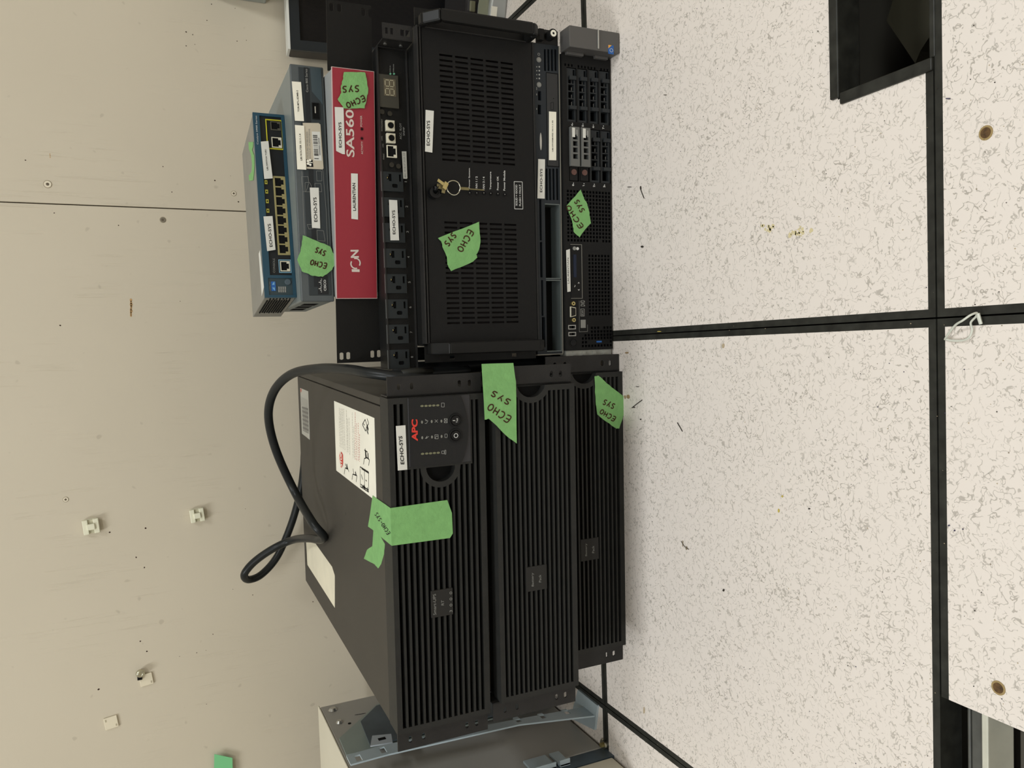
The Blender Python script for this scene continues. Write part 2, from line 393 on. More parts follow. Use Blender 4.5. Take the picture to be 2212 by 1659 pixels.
for i in range(-4, 5):
    for j in range(-5, 2):
        x0, y0 = i * T, j * T
        if i == 0 and j == 0:                        # tile with the cut-out at its near right corner
            c = (.229, .108)
            tile(x0, y0 + c[1], T, T, (1, 1, 0, 1)); tile(x0, y0, c[0], c[1], (1, 0, 1, 0))
            continue
        if i == -1 and j == -1:                      # tile shortened at the left: opening beside it
            tile(-.352, y0, 0, 0, (0, 1, 1, 1)); continue
        tile(x0, y0, x0 + T, min(y0 + T, WY))
floor = struct(fl.obj('floor', [FLM, TRIM], fix=False))
# black edging strips around the cut-out
tr = MB()
tr.box(.2295, T, .104, .1155, -.028, .0035); tr.box(.222, .2335, -.0, .1035, -.028, .003)
tr.box(.2335, T, -.002, .004, -.026, .001)
struct(tr.obj('trim_1', TRIM, bevel=.0012))
# dark plenum under the floor with the stringers seen in the left opening
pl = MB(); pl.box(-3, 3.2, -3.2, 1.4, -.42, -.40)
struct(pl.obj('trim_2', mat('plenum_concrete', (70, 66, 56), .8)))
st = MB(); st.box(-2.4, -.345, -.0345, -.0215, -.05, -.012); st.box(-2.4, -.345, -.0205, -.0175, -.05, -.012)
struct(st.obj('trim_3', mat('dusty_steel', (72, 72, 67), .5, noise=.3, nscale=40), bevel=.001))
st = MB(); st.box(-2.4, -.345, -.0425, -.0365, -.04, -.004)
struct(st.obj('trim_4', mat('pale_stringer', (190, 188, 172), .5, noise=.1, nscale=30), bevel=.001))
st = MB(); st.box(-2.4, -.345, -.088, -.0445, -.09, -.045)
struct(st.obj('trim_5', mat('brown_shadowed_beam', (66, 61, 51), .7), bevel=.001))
st = MB()
for pts_, zz2 in ((((1915, 45), (1977, 137), (1988, 110), (2014, 70), (2014, -20), (1935, -20)), -.16), ):
    st.prism([tuple(hit(x, y, 2, zz2))[:2] for x, y in pts_], zz2 - .1, zz2, 'z')
struct(st.obj('trim_6', mat('olive_plenum_part', (66, 62, 46), .7)))
# screw holes in the near tiles
for k, (x, y) in enumerate(((2130, 287), (2157, 1486))):
    p = hit(x, y, 2, 0); q = MB(); q.cyl(p.x, p.y, -.0006, .0062, .0011, 'z', 24, 0); q.cyl(p.x, p.y, .0002, .0045, .0006, 'z', 20, 1)
    struct(q.obj('trim_%d' % (7 + k), [mat('hole_rim', (150, 128, 84), .6), mat('hole_dark', (84, 60, 30), .8, noise=.5, nscale=300)]))
# wall of two painted plywood sheets
wb = MB(); sm = .289
wb.box(-3, sm - .0012, WY, WY + .02, -.0, 2.7); wb.box(sm + .0012, 3.2, WY, WY + .02, 0, 2.7); wb.box(-3, 3.2, WY + .022, WY + .06, -.1, 2.7, 1)
o = struct(wb.obj('wall_back', [WLM, DK]))
sv = MB(); sv.box(-3.06, -3, -3.2, WY + .06, -.1, 2.7); struct(sv.obj('wall_left', WLM))
sv = MB(); sv.box(3.2, 3.26, -3.2, WY + .06, -.1, 2.7); struct(sv.obj('wall_right', WLM))
sv = MB(); sv.box(-3.06, 3.26, -3.26, -3.2, -.1, 2.7); struct(sv.obj('wall_front', WLM))
sv = MB(); sv.box(-3.06, 3.26, -3.26, WY + .06, 2.7, 2.76); struct(sv.obj('ceiling', mat('ceiling_white', (205, 203, 196), .8)))
for x, y, z, sx, sy, p in LIGHTS:
    lt = thing('ceiling_light', ['long ceiling light above the black power units', 'long ceiling light above the stacked servers', 'ceiling light behind the camera'][LIGHTS.index((x, y, z, sx, sy, p))], 'light', (x, y, 2.7))
    q = MB(); q.perf(-sx / 2 - .03, sx / 2 + .03, -sy / 2 - .03, sy / 2 + .03, 0, .001, [(-sx / 2, sx / 2, -sy / 2, sy / 2)])
    h = MB(); h.box(-sx / 2 - .03, sx / 2 + .03, -sy / 2 - .03, sy / 2 + .03, -.03, -.002); h.obj('housing', WHT, lt)
    h = MB(); h.box(-sx / 2, sx / 2, -sy / 2, sy / 2, -.036, -.031)
    h.obj('diffuser', mat('lit_diffuser', (255, 250, 235), .5, emit=((255, 247, 230), 3.)), lt)

# ================================================================ BLACK POWER UNITS (left stack)
def slotz(w_, zs, r=.0035, hw=.0028):
    return None
def ear(dev, root, side, w0, w1, z0, z1, b, slots, material=EAR, name='rack_ear', th=.002, hw=.0024, hh=.0042, back=.03, label=None):
    """mounting ear plate with slotted holes; slots = [(a,z)...]; folded back along the body"""
    m = MB(); H = []
    for a, z in slots:
        for k in range(6):
            f0, f1 = k / 6, (k + 1) / 6; v0, v1 = -hw + 2 * hw * f0, -hw + 2 * hw * f1; vm = (v0 + v1) / 2
            x = (hh - hw) + math.sqrt(hw * hw - vm * vm) if hh > hw else hh
            H.append((a - x, a + x, z + v0, z + v1))
    m.perf(w0, w1, z0, z1, b, b + th, H)
    m.perf(w0, w1, z0, z1, b + th, b + th + .0001, H)
    e = w1 if side < 0 else w0
    m.box(e - (.002 if side < 0 else 0), e + (0 if side < 0 else .002), b, b + back, z0, z1)
    return m.obj(name, material, root, label=label)
def ribbed_unit(dev, name, label, cat, nslots, notch, group=None, extra_holes=(), bh=None):
    root = thing(name, label, cat, dev.o, dev.yaw, group); w_, h, d = dev.w, dev.h, dev.d
    b = .036
    body = MB()
    body.box(.001, w_ - .013, b, d, 0, h); body.box(w_ - .0115, w_ - .001, b, d, 0, h); body.box(.003, w_ - .003, b + .002, d - .002, .001, h - .003)
    body.obj('case', COVER, root, bevel=.0012)
    bh = bh or h; z0, z1 = .006, bh - .006; pitch = (z1 - z0) / nslots; H = []
    for i in range(nslots):
        za = z0 + pitch * (i + .26); zb = z0 + pitch * (i + .86); al, ar = .0075, w_ - .0075
        steps = 1
        if notch: steps = 12
        for k in range(steps):
            s0 = za + (zb - za) * k / steps; s1 = za + (zb - za) * (k + 1) / steps; zm = (s0 + s1) / 2; a_l, a_r = al, ar
            if notch:
                nc, nz, nr, sd = notch; R2 = nr + .0075; dz = abs(zm - nz)
                if dz < R2:
                    x = math.sqrt(R2 * R2 - dz * dz)
                    if sd > 0: a_r = min(a_r, nc - x)
                    else:
                        H.append((al, nc - x, s0, s1)); continue
            for eh in extra_holes:                    # region kept solid (display, name plate)
                if eh[2] <= zm <= eh[3]:
                    if eh[1] >= ar - .02: a_r = min(a_r, eh[0])
                    else: H.append((al, eh[0], s0, s1)); a_l = eh[1]
            if a_r > a_l: H.append((a_l, a_r, s0, s1))
    if notch:
        nc, nz, nr, sd = notch; n = 64
        for k in range(n):
            s0 = nz - nr + 2 * nr * k / n; s1 = s0 + 2 * nr / n; dz = (s0 + s1) / 2 - nz; x = math.sqrt(max(nr * nr - dz * dz, 0))
            H.append((nc - x, nc, s0, s1))
    g = MB(); g.perf(0, w_, 0, bh, 0, .012, H); g.perf(0, w_, 0, bh, .012, b, [(.0015, w_ - .0015, .0015, bh - .0015)])
    g.obj('bezel', BEZ, root)
    g = MB(); g.box(.0016, w_ - .0016, .013, .0155, .0016, bh - .0016); g.obj('grille_backing', DK, root)
    return root

# --- upper unit
UPS = Dev(-.5035, .4705, .261, -.045, .4335, .129, .66)
dp = UPS.R(882, 856, 1016, 1003)
nt_ = UPS.P(975, 1003)
disp = (dp[0] - .003, UPS.w, dp[2] - .002, dp[3] + .003)
npl = UPS.R(931, 1273, 978, 1331); npl2 = (npl[0], npl[1], npl[2], npl[3])
ups = ribbed_unit(UPS, 'uninterruptible_power_supply', 'black ribbed power unit with a control panel and red letters, topmost of the left stack', 'power supply', 15,
                  (dp[0] - .003, (dp[2] + dp[3]) / 2, .0195, -1), 'ribbed black power units in the left stack', (disp, npl2))
# solid column between notch and panel is part of the bezel; control panel
cp = MB()
a0, a1, z0, z1 = dp; arc = []
for k in range(13):
    t = k / 12; arc.append((a0 + (a1 - a0) * t, z0 + .004 + .010 * (abs(2 * t - 1) ** 2)))
cpn = MB(); cpn.box(a0, a1, -.0012, .010, z0, z1); cpn.obj('control_panel', mat('panel_rim_grey', (52, 51, 52), .5), ups, bevel=.0008)
cpo = MB().prism(arc + [(a1, z1 - .001), (a0, z1 - .001)], -.0028, -.001, 'b').obj('control_panel_face', mat('panel_face_dark', (30, 30, 30), .5, bump=.3, bscale=1500), ups)
def led_row(pts, rx, rz, m_, par, nm='indicator_light', b=-.0032):
    for x, y in pts:
        a, z = UPS.P(x, y, b); q = MB(); v = []
        q.cyl(0, 0, 0, 1, .0006, n=18); q.v = [(a + p[0] * rx, b + p[1], z + p[2] * rz) for p in q.v]; q.obj(nm, m_, par)
P7 = lambda pts: C(820, 760, S7, pts)
led_row(P7([(677, 863), (740, 861), (802, 858), (863, 855), (926, 852)]), .0013, .0022, OLV, cpo)
led_row(P7([(685, 1625), (750, 1620), (812, 1617), (873, 1612), (935, 1608)]), .0013, .0022, OLV, cpo)
led_row(P7([(676, 1120), (830, 1110), (985, 1104), (680, 1368), (835, 1357), (988, 1348)]), .0019, .0012, mat('lamp_grey', (120, 120, 112), .35), cpo)
for (x, y), nm in zip(P7([(1212, 1090), (1210, 1332)]), ('test_button', 'off_button')):
    a, z = UPS.P(x, y, -.004); q = MB(); q.ring(a, -.0046, z, .0068, .0022, .002); q.obj('button_collar', PNL, cpo, smooth=False, bevel=.0004)
    q = MB(); q.cyl(a, -.0052, z, .0064, .0025, n=28); q.obj(nm, GLB, cpo, bevel=.0005)
    if nm == 'off_button': q = MB(); q.ring(a, -.0056, z, .0022, .0007, .0003); q.obj('power_symbol', LGR, cpo)
lettering([ftext(UPS, 'APC', *P7([(610, 1422), (606, 1078), (512, 1418)]), b=-.0034, bold=.04)], REDP, cpo, 'brand_lettering')
lettering([ftext(UPS, 'Test', *P7([(1250, 1130), (1248, 1055), (1218, 1130)]), b=-.0058), ftext(UPS, 'I', *P7([(1205, 1100), (1205, 1090), (1165, 1100)]), b=-.0058)], LGR, cpo)
ic = MB()                                             # small printed symbols
def outline(mb, pts, wd=.0005, closed=True, b=-.0034, dev=None):
    dev = dev or UPS; p = [dev.P(x, y, b) for x, y in pts]
    n = len(p)
    for i in range(n if closed else n - 1):
        q, r = p[i], p[(i + 1) % n]; dx, dz = r[0] - q[0], r[1] - q[1]; L = math.hypot(dx, dz) or 1; nx, nz = -dz / L * wd / 2, dx / L * wd / 2
        mb.add([(q[0] + nx, b, q[1] + nz), (q[0] - nx, b, q[1] - nz), (r[0] - nx, b, r[1] - nz), (r[0] + nx, b, r[1] + nz)], [(0, 1, 2, 3)])
def bx4(x0, y0, x1, y1): return [(x0, y0), (x1, y0), (x1, y1), (x0, y1)]
outline(ic, P7(bx4(985, 815, 1030, 878))); outline(ic, P7(bx4(1030, 1065, 1078, 1130))); outline(ic, P7([(1030, 1065), (1078, 1130)]), closed=False)
outline(ic, P7([(1078, 1065), (1030, 1130)]), closed=False); outline(ic, P7([(880, 1080), (925, 1125)]), closed=False); outline(ic, P7([(925, 1080), (880, 1125)]), closed=False)
outline(ic, P7([(720, 1140), (745, 1140), (770, 1100), (725, 1075), (745, 1105)]), closed=False)
outline(ic, P7([(725, 1385), (760, 1340), (740, 1385), (785, 1345)]), closed=False); outline(ic, P7(bx4(880, 1320, 933, 1385)))
outline(ic, P7([(880, 1385), (905, 1340), (933, 1350)]), closed=False); outline(ic, P7([(1040, 1365), (1040, 1310), (1075, 1310), (1078, 1330), (1075, 1365)]))
outline(ic, P7(bx4(990, 1580, 1028, 1622))); outline(ic, P7(bx4(1038, 1565, 1055, 1630)))
ic.obj('panel_symbols', GRY, cpo, fix=False)
# name plate
q = MB(); q.box(npl[0], npl[1], -.0008, .003, npl[2], npl[3]); np_ = q.obj('name_plate', mat('plate_grey', (38, 37, 35), .5), ups, bevel=.0004)
P4 = lambda pts: C(880, 1140, 4.424, pts)
lettering([ftext(UPS, 'Smart-UPS', *P4([(276, 832), (272, 632), (248, 836)]), b=-.0012), ftext(UPS, 'RT', *P4([(350, 740), (349, 692), (325, 742)]), b=-.0012),
           ftext(UPS, '3  0  0  0', *P4([(430, 806), (428, 610), (404, 808)]), b=-.0012)], DGR, np_)
# ears
def ups_ears(D, root, slots_r, slots_l, z0=.0, z1=None, bb=.008):
    z1 = z1 or D.h
    ear(D, root, 1, D.w + .0005, D.w + .0265, z0 + .001, z1 - .002, bb, [(D.w + .0135, z) for z in slots_r])
    ear(D, root, -1, -.0265, -.0005, z0 + .001, z1 - .002, bb, [(-.0135, z) for z in slots_l])
ups_ears(UPS, ups, (.017, .031, .095, .112), (.017, .031, .092, .110))
# labels on the front and on the top
t = sticker(UPS, ups, P7([(258, 1182), (410, 1168), (440, 1875), (290, 1890)]), -.0008, WHT, 'printed_label')
lettering([ftext(UPS, 'ECHO-SYS', (873.5, 1003), (869, 942), (865.5, 1003), b=-.0016, bold=.02)], INK, t)
zt = UPS.h + .0004
def top_poly(dev, pts, z, th=.0003): return [dev.T(x, y, z) for x, y in pts]
q = MB().prism(top_poly(UPS, C(640, 820, 5.925, [(483, 272), (930, 462), (998, 492), (1025, 1560), (512, 1163)]), zt), zt - .0003, zt, 'z')
wl = q.obj('warning_label', CRM, ups)
def tline(mb, p, q, wd, z=zt + .0003, dev=UPS):
    a = dev.T(*p, z); b = dev.T(*q, z); dx, dy = b[0] - a[0], b[1] - a[1]; L = math.hypot(dx, dy) or 1; nx, ny = -dy / L * wd / 2, dx / L * wd / 2
    mb.add([(a[0] + nx, a[1] + ny, z), (a[0] - nx, a[1] - ny, z), (b[0] - nx, b[1] - ny, z), (b[0] + nx, b[1] + ny, z)], [(0, 1, 2, 3)])
Q6 = lambda x, y: (640 + x / 5.925, 820 + y / 5.925)
g = MB(); rng = random.Random(3)
for (x, ya, yb, slope) in [(548, 360, 860, .02), (562, 370, 870, .02), (578, 370, 880, .02), (592, 372, 890, .02), (606, 375, 905, .03), (640, 390, 930, .02), (655, 500, 940, .02), (675, 490, 960, .02), (715, 420, 1010, .02), (735, 600, 1010, .02)]:
    y = ya
    while y < yb:
        l = rng.uniform(10, 34); tline(g, Q6(x + (y - ya) * slope, y), Q6(x + (y + l - ya) * slope, min(y + l, yb)), .0011); y += l + rng.uniform(5, 12)
g.obj('fine_print', mat('faint_grey_print', (165, 160, 150), .6), wl, fix=False)
g = MB()
for (x, ya, yb) in [(752, 420, 1030), (770, 560, 1040), (792, 555, 1045), (808, 700, 1050)]:
    y = ya
    while y < yb:
        l = rng.uniform(12, 26); tline(g, Q6(x, y), Q6(x + 1, min(y + l, yb)), .0019); y += l + rng.uniform(7, 14)
g.obj('red_print', mat('faint_red_print', (214, 140, 128), .6), wl, fix=False)
PG = [MB(), MB(), MB(), MB()]
for g, seq in zip([PG[0]] * 3 + [PG[1]] * 3 + [PG[2]] * 7 + [PG[3]] * 4, ([(845, 575), (880, 510), (905, 590), (885, 660), (845, 575)], [(905, 500), (925, 560), (905, 600), (920, 700), (895, 640)], [(860, 565), (872, 585)],
            [(880, 880), (900, 1000), (925, 1010)], [(860, 1085), (870, 1010), (905, 1000), (935, 1030), (925, 1100)], [(870, 900), (912, 930)],
            [(815, 1115), (925, 1185), (925, 1440), (820, 1370), (815, 1115)], [(870, 1150), (872, 1400)], [(835, 1140), (928, 1200)], [(830, 1215), (850, 1280)],
            [(825, 1340), (900, 1400)], [(840, 1370), (920, 1410)], [(885, 1285), (900, 1300)], [(625, 1075), (655, 1150), (630, 1130)], [(612, 1210), (625, 1130), (660, 1140), (672, 1180)],
            [(725, 1140), (735, 1215), (770, 1225)], [(712, 1280), (722, 1210), (775, 1230), (765, 1310)])):
    for p, q in zip(seq, seq[1:]): tline(g, Q6(*p), Q6(*q), .0014)
for g, (a, b, wd) in zip((PG[1], PG[1], PG[3], PG[3], PG[2], PG[0], PG[2]), (((885, 905), (890, 1000), .006), ((915, 940), (918, 1000), .004), ((645, 1080), (655, 1145), .004), ((755, 1180), (765, 1225), .004), ((905, 1385), (915, 1430), .004), ((905, 590), (918, 650), .006), ((860, 1360), (880, 1390), .004))):
    tline(g, Q6(*a), Q6(*b), wd)
for g in PG: g.obj('pictogram', INK, wl, fix=False)
P_ = [UPS.T(*Q6(x, y), zt + .0004) for x, y in [(558, 925), (580, 928), (596, 965), (598, 1060), (592, 1110), (575, 1128), (562, 1080), (552, 985)]]
so = MB().prism(P_, zt + .0003, zt + .0005, 'z').obj('stop_sign', REDP, wl)
lettering([('STOP',) + frame_top(UPS, Q6(588, 1118), Q6(584, 935), Q6(562, 1100), zt + .0008) + (.03,)], CRM, so)
q = MB().prism(top_poly(UPS, [(648.4, 838), (665.7, 845.3), (669, 950), (652, 936.5)], zt), zt - .0003, zt, 'z')
rl = q.obj('rating_label', mat('grey_rating_label', (172, 170, 160), .5), ups, label='grey rating label with fine print and barcodes')
g = MB()
for i in range(9):
    tline(g, Q6(62 + 10 * i, 215 + 6 * i), Q6(64 + 10 * i, 330 + 6 * i), .0009)
for i in range(24): tline(g, Q6(72 + i * .6, 352 + i * 13), Q6(150 + i * .4, 378 + i * 13.5), .0010 if i % 4 else .003)
g.obj('fine_print', mat('mid_grey_print', (112, 110, 104), .6), rl, fix=False)
g = MB(); tline(g, Q6(58, 118), Q6(62, 158), .012); g.obj('red_mark', mat('faded_red', (190, 110, 96), .6), rl, fix=False)
q = MB().prism(top_poly(UPS, [(661, 1165), (675, 1165), (717, 1224), (723, 1243), (723, 1313), (664, 1220)], zt), zt - .0003, zt, 'z')
q.obj('blank_sticker', mat('aged_sticker', (222, 215, 192), .6, noise=.06, nscale=25), ups, label='blank cream sticker, stained along one edge')
g = MB()
for x, y in ((693, 1058), (747, 1110), (724, 1137)):
    g = MB(); a, b = UPS.T(x, y, UPS.h); g.ring(a, b, UPS.h - .0001, .0022, .0007, .0003, 'z', 16)
    g.obj('cover_dimple', mat('dimple_grey', (70, 67, 60), .5), ups)
# green tape over the top edge and its torn tail
def tape_over(dev, parent, top_pts, front_pts, label):
    m = MB(); z = dev.h + .0012
    tp = [dev.T(x, y, z) for x, y in top_pts]; fp = [dev.P(x, y, -.0014) for x, y in front_pts]
    m.prism(rough(tp, .0004, 3), z - .0004, z, 'z'); m.prism(rough(fp, .0004, 3), -.0018, -.0014, 'b')
    return m.obj('masking_tape', TAPE, parent, label=label)
K6 = lambda pts: C(500, 980, S5, pts)
# folded strip: top part and front part meet at the bezel's top edge
tpz = UPS.h + .0010
tt = [UPS.T(x, y, tpz) for x, y in K6([(1685, 500), (1800, 570)])]; tb = [UPS.T(x, y, tpz) for x, y in K6([(1630, 870), (1680, 905), (1925, 1104)])]
e1 = UPS.P(846.5, 1097, -.001)[0]; e2 = UPS.P(847.5, 1178.5, -.001)[0]
top = [tt[0], (e1, -.001), (e2, -.001), tb[1], tb[0], UPS.T(*K6([(1655, 720)])[0], tpz)]
m = MB(); m.prism(top, tpz - .0004, tpz, 'z')
fr = [(e1, tpz)] + [UPS.P(x, y, -.0012) for x, y in ((966, 1080), (976, 1108), (978, 1152), (972, 1162))] + [(e2, tpz)]
m.prism(fr, -.0016, -.0010, 'b')
tp = m.obj('masking_tape', TAPE, ups, label='green masking tape folded over the front edge')
scribble([('ECHO-SYS', (843, 1152), (814, 1106), 7.5)], tp, lambda x, y: Vector((*UPS.T(x, y, tpz + .0006), tpz + .0006)), INK, .0005)
q = MB().prism(rough([UPS.T(x, y, tpz) for x, y in K6([(1690, 900), (1760, 960), (1825, 1080), (1815, 1200), (1780, 1320), (1745, 1372), (1700, 1320), (1575, 1255), (1612, 1150), (1675, 1105)])], .0005, 3), tpz - .0012, tpz - .0008, 'z')
q.obj('masking_tape', TAPE, ups, label='torn tail of green masking tape')

# --- middle unit
BP1 = Dev(-.4893, .4595, .1305, -.036, .4255, .1295, .66)
n1 = BP1.P(1147, 824)
bp1 = ribbed_unit(BP1, 'battery_module', 'black ribbed battery module, middle of the left stack, long green tape at its end', 'battery module', 15,
                  (BP1.w + .006, n1[1], .0215, 1), 'ribbed black power units in the left stack', (BP1.R(1137, 1222, 1181, 1275),), .1185)
def badge(D, root, box, words):
    a0, a1, z0, z1 = box; q = MB(); q.box(a0, a1, -.0008, .003, z0, z1)
    o = q.obj('name_plate', mat('plate_grey', (38, 37, 35), .5), root, bevel=.0004)
    lettering([ftext(D, t_, *p, b=-.0012) for t_, p in words], DGR, o)
badge(BP1, bp1, BP1.R(1137, 1222, 1181, 1275), [('Battery', P4([(1215, 560), (1210, 430), (1188, 562)])), ('Pack', P4([(1280, 520), (1278, 448), (1258, 522)]))])
ups_ears(BP1, bp1, (.017, .031, .10), (.017, .031, .092, .110))
K5 = lambda pts: C(1000, 760, S5, pts)
t = MB(); pts = K5([(222, 145), (600, 133), (632, 360), (642, 1095), (510, 995), (400, 880), (310, 800), (260, 810)])
t.prism(rough([BP1.P(x, y, -.0035) for x, y in pts], .0004, 3), -.004, -.0035, 'b')
t = t.obj('masking_tape', TAPE, bp1, label='long green masking tape torn to a point')
scribble([('SYS', (1106, 866), (1063, 842), 12), ('ECHO', (1106, 902), (1058, 870), 15)], t, lambda x, y: Vector((BP1.P(x, y, -.0043)[0], -.0043, BP1.P(x, y, -.0043)[1])))

# --- bottom unit
BP2 = Dev(-.4835, .540, .0, -.030, .4290, .1295, .60)
n2 = BP2.P(1262, 806)
bp2 = ribbed_unit(BP2, 'battery_module', 'black ribbed battery module on the floor, set back below the middle unit', 'battery module', 15,
                  (BP2.w + .006, n2[1], .0215, 1), 'ribbed black power units in the left stack', (BP2.R(1254, 1163, 1293, 1210),), .1225)
badge(BP2, bp2, BP2.R(1254, 1163, 1293, 1210), [('Battery', P4([(1722, 270), (1720, 150), (1700, 272)])), ('Pack', P4([(1788, 242), (1786, 172), (1766, 243)]))])
ups_ears(BP2, bp2, (.017, .031, .095, .112), (.017, .031, .092, .110))
tape_front(BP2, bp2, K5([(1570, 295), (1620, 285), (1640, 300), (1770, 420), (1925, 535), (1930, 720), (1865, 918), (1830, 915), (1690, 820), (1605, 750), (1585, 600)]),
           [('SYS', (1330, 874), (1304, 862), 11), ('ECHO', (1331, 902), (1298, 883), 10)], -.0014, label='green masking tape reaching down to the floor')

# ================================================================ RIGHT STACK
# --- 2U server on the floor
DL = Dev(-.0283, .5500, .0015, -.040, .4445, .0835, .62)
dl = thing('rack_server', 'black server with eight drive bays on the floor, bottom of the right stack', 'server', DL.o, DL.yaw, 'servers in the right stack')
K6b = lambda pts: C(1100, 40, S7, pts); K7 = lambda pts: C(1120, 230, S7, pts); K8 = lambda pts: C(1120, 400, S7, pts); K1 = lambda pts: C(1120, 590, S7, pts)
q = MB(); q.box(0, DL.w, .022, DL.d, 0, DL.h); q.obj('case', BLK, dl, bevel=.001)
for a, b in ((.03, .05), (.41, .05), (.03, .56), (.41, .56)):
    q = MB(); q.cyl(a, b, -.0015, .008, .003, 'z'); q.obj('rubber_foot', DK, dl)
H = []
def grid(dev, tl, tr, bl, nx, nz, hw, hh, skip=()):   # centre px of grid corners: first (left-bottom..)
    pass
def lerp(a, b, t): return a + (b - a) * t
def holes(dev, c00, c10, c01, nx, nz, hw, hh, skip=()):
    """c00: first cell centre px, c10: last along +a, c01: last along -z"""
    p, q_, r = dev.P(*c00), dev.P(*c10), dev.P(*c01); out = []
    for i in range(nx):
        for j in range(nz):
            if (i, j) in skip: continue
            a = lerp(p[0], q_[0], i / max(nx - 1, 1)); z = lerp(p[1], r[1], j / max(nz - 1, 1)); out.append((a - hw, a + hw, z - hh, z + hh))
    return out
# vent field in the middle (i: along a from left to right, j: downwards)
H += holes(DL, K8([(797, 875)])[0], K8([(785, 92)])[0], K8([(1450, 885)])[0], 14, 14, .0018, .0017, {(0, 10)})
H += holes(DL, K1([(1140, 655)])[0], K8([(1133, 1125)])[0], K1([(1440, 657)])[0], 17, 7, .0018, .0017)
H += holes(DL, K1([(1027, 1162)])[0], K1([(1025, 1042)])[0], K1([(1472, 1155)])[0], 3, 10, .0018, .0017, {(1, k) for k in range(2, 9)})
H += holes(DL, K1([(1070, 990)])[0], K1([(1070, 990)])[0], K1([(1470, 990)])[0], 1, 9, .0018, .0017)
H += holes(DL, K1([(1170, 932)])[0], K1([(1170, 872)])[0], K1([(1470, 930)])[0], 2, 7, .0018, .0017, {(1, 3)})
H += holes(DL, K6b([(893, 735)])[0], K6b([(893, 735)])[0], K6b([(1565, 812)])[0], 1, 14, .0018, .0013, {(0, 3), (0, 10)})
bays = {}
for n, (x0, y0, x1, y1) in {4: (1224.5, 146, 1245.5, 263), 5: (1248, 148.5, 1269, 265), 6: (1272, 150.5, 1293, 267), 7: (1294.5, 153, 1317, 270),
                            0: (1229, 274, 1250.5, 391.5), 1: (1252, 276, 1273.5, 392.5), 2: (1274.5, 280, 1297, 394.5), 3: (1298, 282, 1319.5, 396)}.items():
    bays[n] = DL.R(x0, y0, x1, y1); H.append(bays[n])
usb = [DL.R(*K1([(795, 832)])[0], *K1([(905, 890)])[0]), DL.R(*K1([(797, 944)])[0], *K1([(908, 997)])[0])]
inner = [(h[0] + .0004, h[1] - .0004, h[2] + .0006, h[3] - .0006) for h in usb]; H += usb
g = MB(); g.perf(.0085, DL.w - .0005, .0008, DL.h - .0005, 0, .020, H); g.obj('front_bezel', PNL, dl)
q = MB(); q.box(.009, DL.w - .001, .0185, .0215, .0015, DL.h - .001); q.obj('dark_interior', DK, dl)
for k, (a0, a1, z0, z1) in bays.items():
    silver = k in (0, 1); m_ = CARR if silver else PNL
    dv = MB(); L = a1 - a0; hh = z1 - z0
    if silver:
        f0, f1 = a0 + L * .27, a1 - .001
        hs = [(f0 + (f1 - f0) * (.02 + .165 * j) + .004 * 0, f0 + (f1 - f0) * (.02 + .165 * j) + (f1 - f0) * .125, z0 + hh * .24, z1 - hh * .28) for j in range(1, 5)]
        dv.perf(f0, f1, z0 + .001, z1 - .001, -.0045, .0, hs); c = dv.obj('drive_carrier', m_, dl, label='grey drive carrier with a white label')
        q = MB(); q.box(a0 + .001, f0, .001, .006, z0 + .0015, z1 - .0015); q.obj('release_latch', PNL, c, bevel=.0005)
        q = MB(); q.cyl(a0 + L * .17, -.0006, (z0 + z1) / 2, .0042, .0016, n=20); q.ring(a0 + L * .17, -.0012, (z0 + z1) / 2, .002, .001, .0006); q.obj('release_button', mat('brown_button', (96, 66, 58), .5), c)
        q = MB(); q.box(f1 - L * .19, f1 - .0015, -.0049, -.0045, z0 + hh * .52, z1 - hh * .2); q.obj('white_tag', WHT, c)
        q = MB(); q.box(f1 - L * .17, f1 - .004, -.0048, -.0045, z0 + hh * .28, z0 + hh * .36); q.obj('small_lettering', GRY, c)
        q = MB(); q.box(f0, f1, -.0044, .018, z0 + .0008, z0 + .0018); q.box(f0, f1, -.0044, .018, z1 - .0018, z1 - .0008); q.obj('carrier_rail', m_, c)
    else:
        hs = []
        for j in range(4): hs.append((a0 + L * (.31 + .135 * j), a0 + L * (.31 + .135 * j) + L * .115, z0 + hh * .2, z1 - hh * .22))
        hs.append((a0 + L * .045, a0 + L * .235, z0 + hh * .16, z1 - hh * .2)); hs.append((a0 + L * .86, a1 - L * .03, z0 + hh * .08, z0 + hh * .3))
        dv.perf(a0 + .0006, a1 - .0006, z0 + .0006, z1 - .0006, .002, .010, hs)
        dv.box(a0 + L * .235, a0 + L * .30, -.001, .003, z0 + hh * .04, z1 - hh * .3); dv.box(a0 + L * .78, a0 + L * .85, -.001, .003, z0 + hh * .04, z1 - hh * .3)
        c = dv.obj('blank_carrier', mat('filler_plastic', (40, 43, 45), .38), dl)
        q = MB()
        for j in range(4): q.box(a0 + L * (.33 + .135 * j), a0 + L * (.33 + .135 * j) + L * .06, .006, .0075, z0 + hh * .30, z0 + hh * .34)
        q.obj('spring_clip', PSTEEL, c)
num = []
for t_, (x, y) in zip('4567', K7([(870, 300), (1040, 312), (1205, 330), (1368, 348)])): num.append(ftext(DL, t_, (x, y + 1.5), (x, y - 2.3), (x - 4.2, y + 1.5), bold=.03))
for t_, (x, y) in zip('0123', K7([(886, 1255), (1052, 1258), (1218, 1272), (1382, 1278)])): num.append(ftext(DL, t_, (x, y + (1.5 if t_ != '1' else .4)), (x, y - (2.3 if t_ != '1' else .9)), (x - 4.2, y + 1.5), bold=.03))
nparts = [lettering([n_], LGR, dl, 'bay_number') for n_ in num]
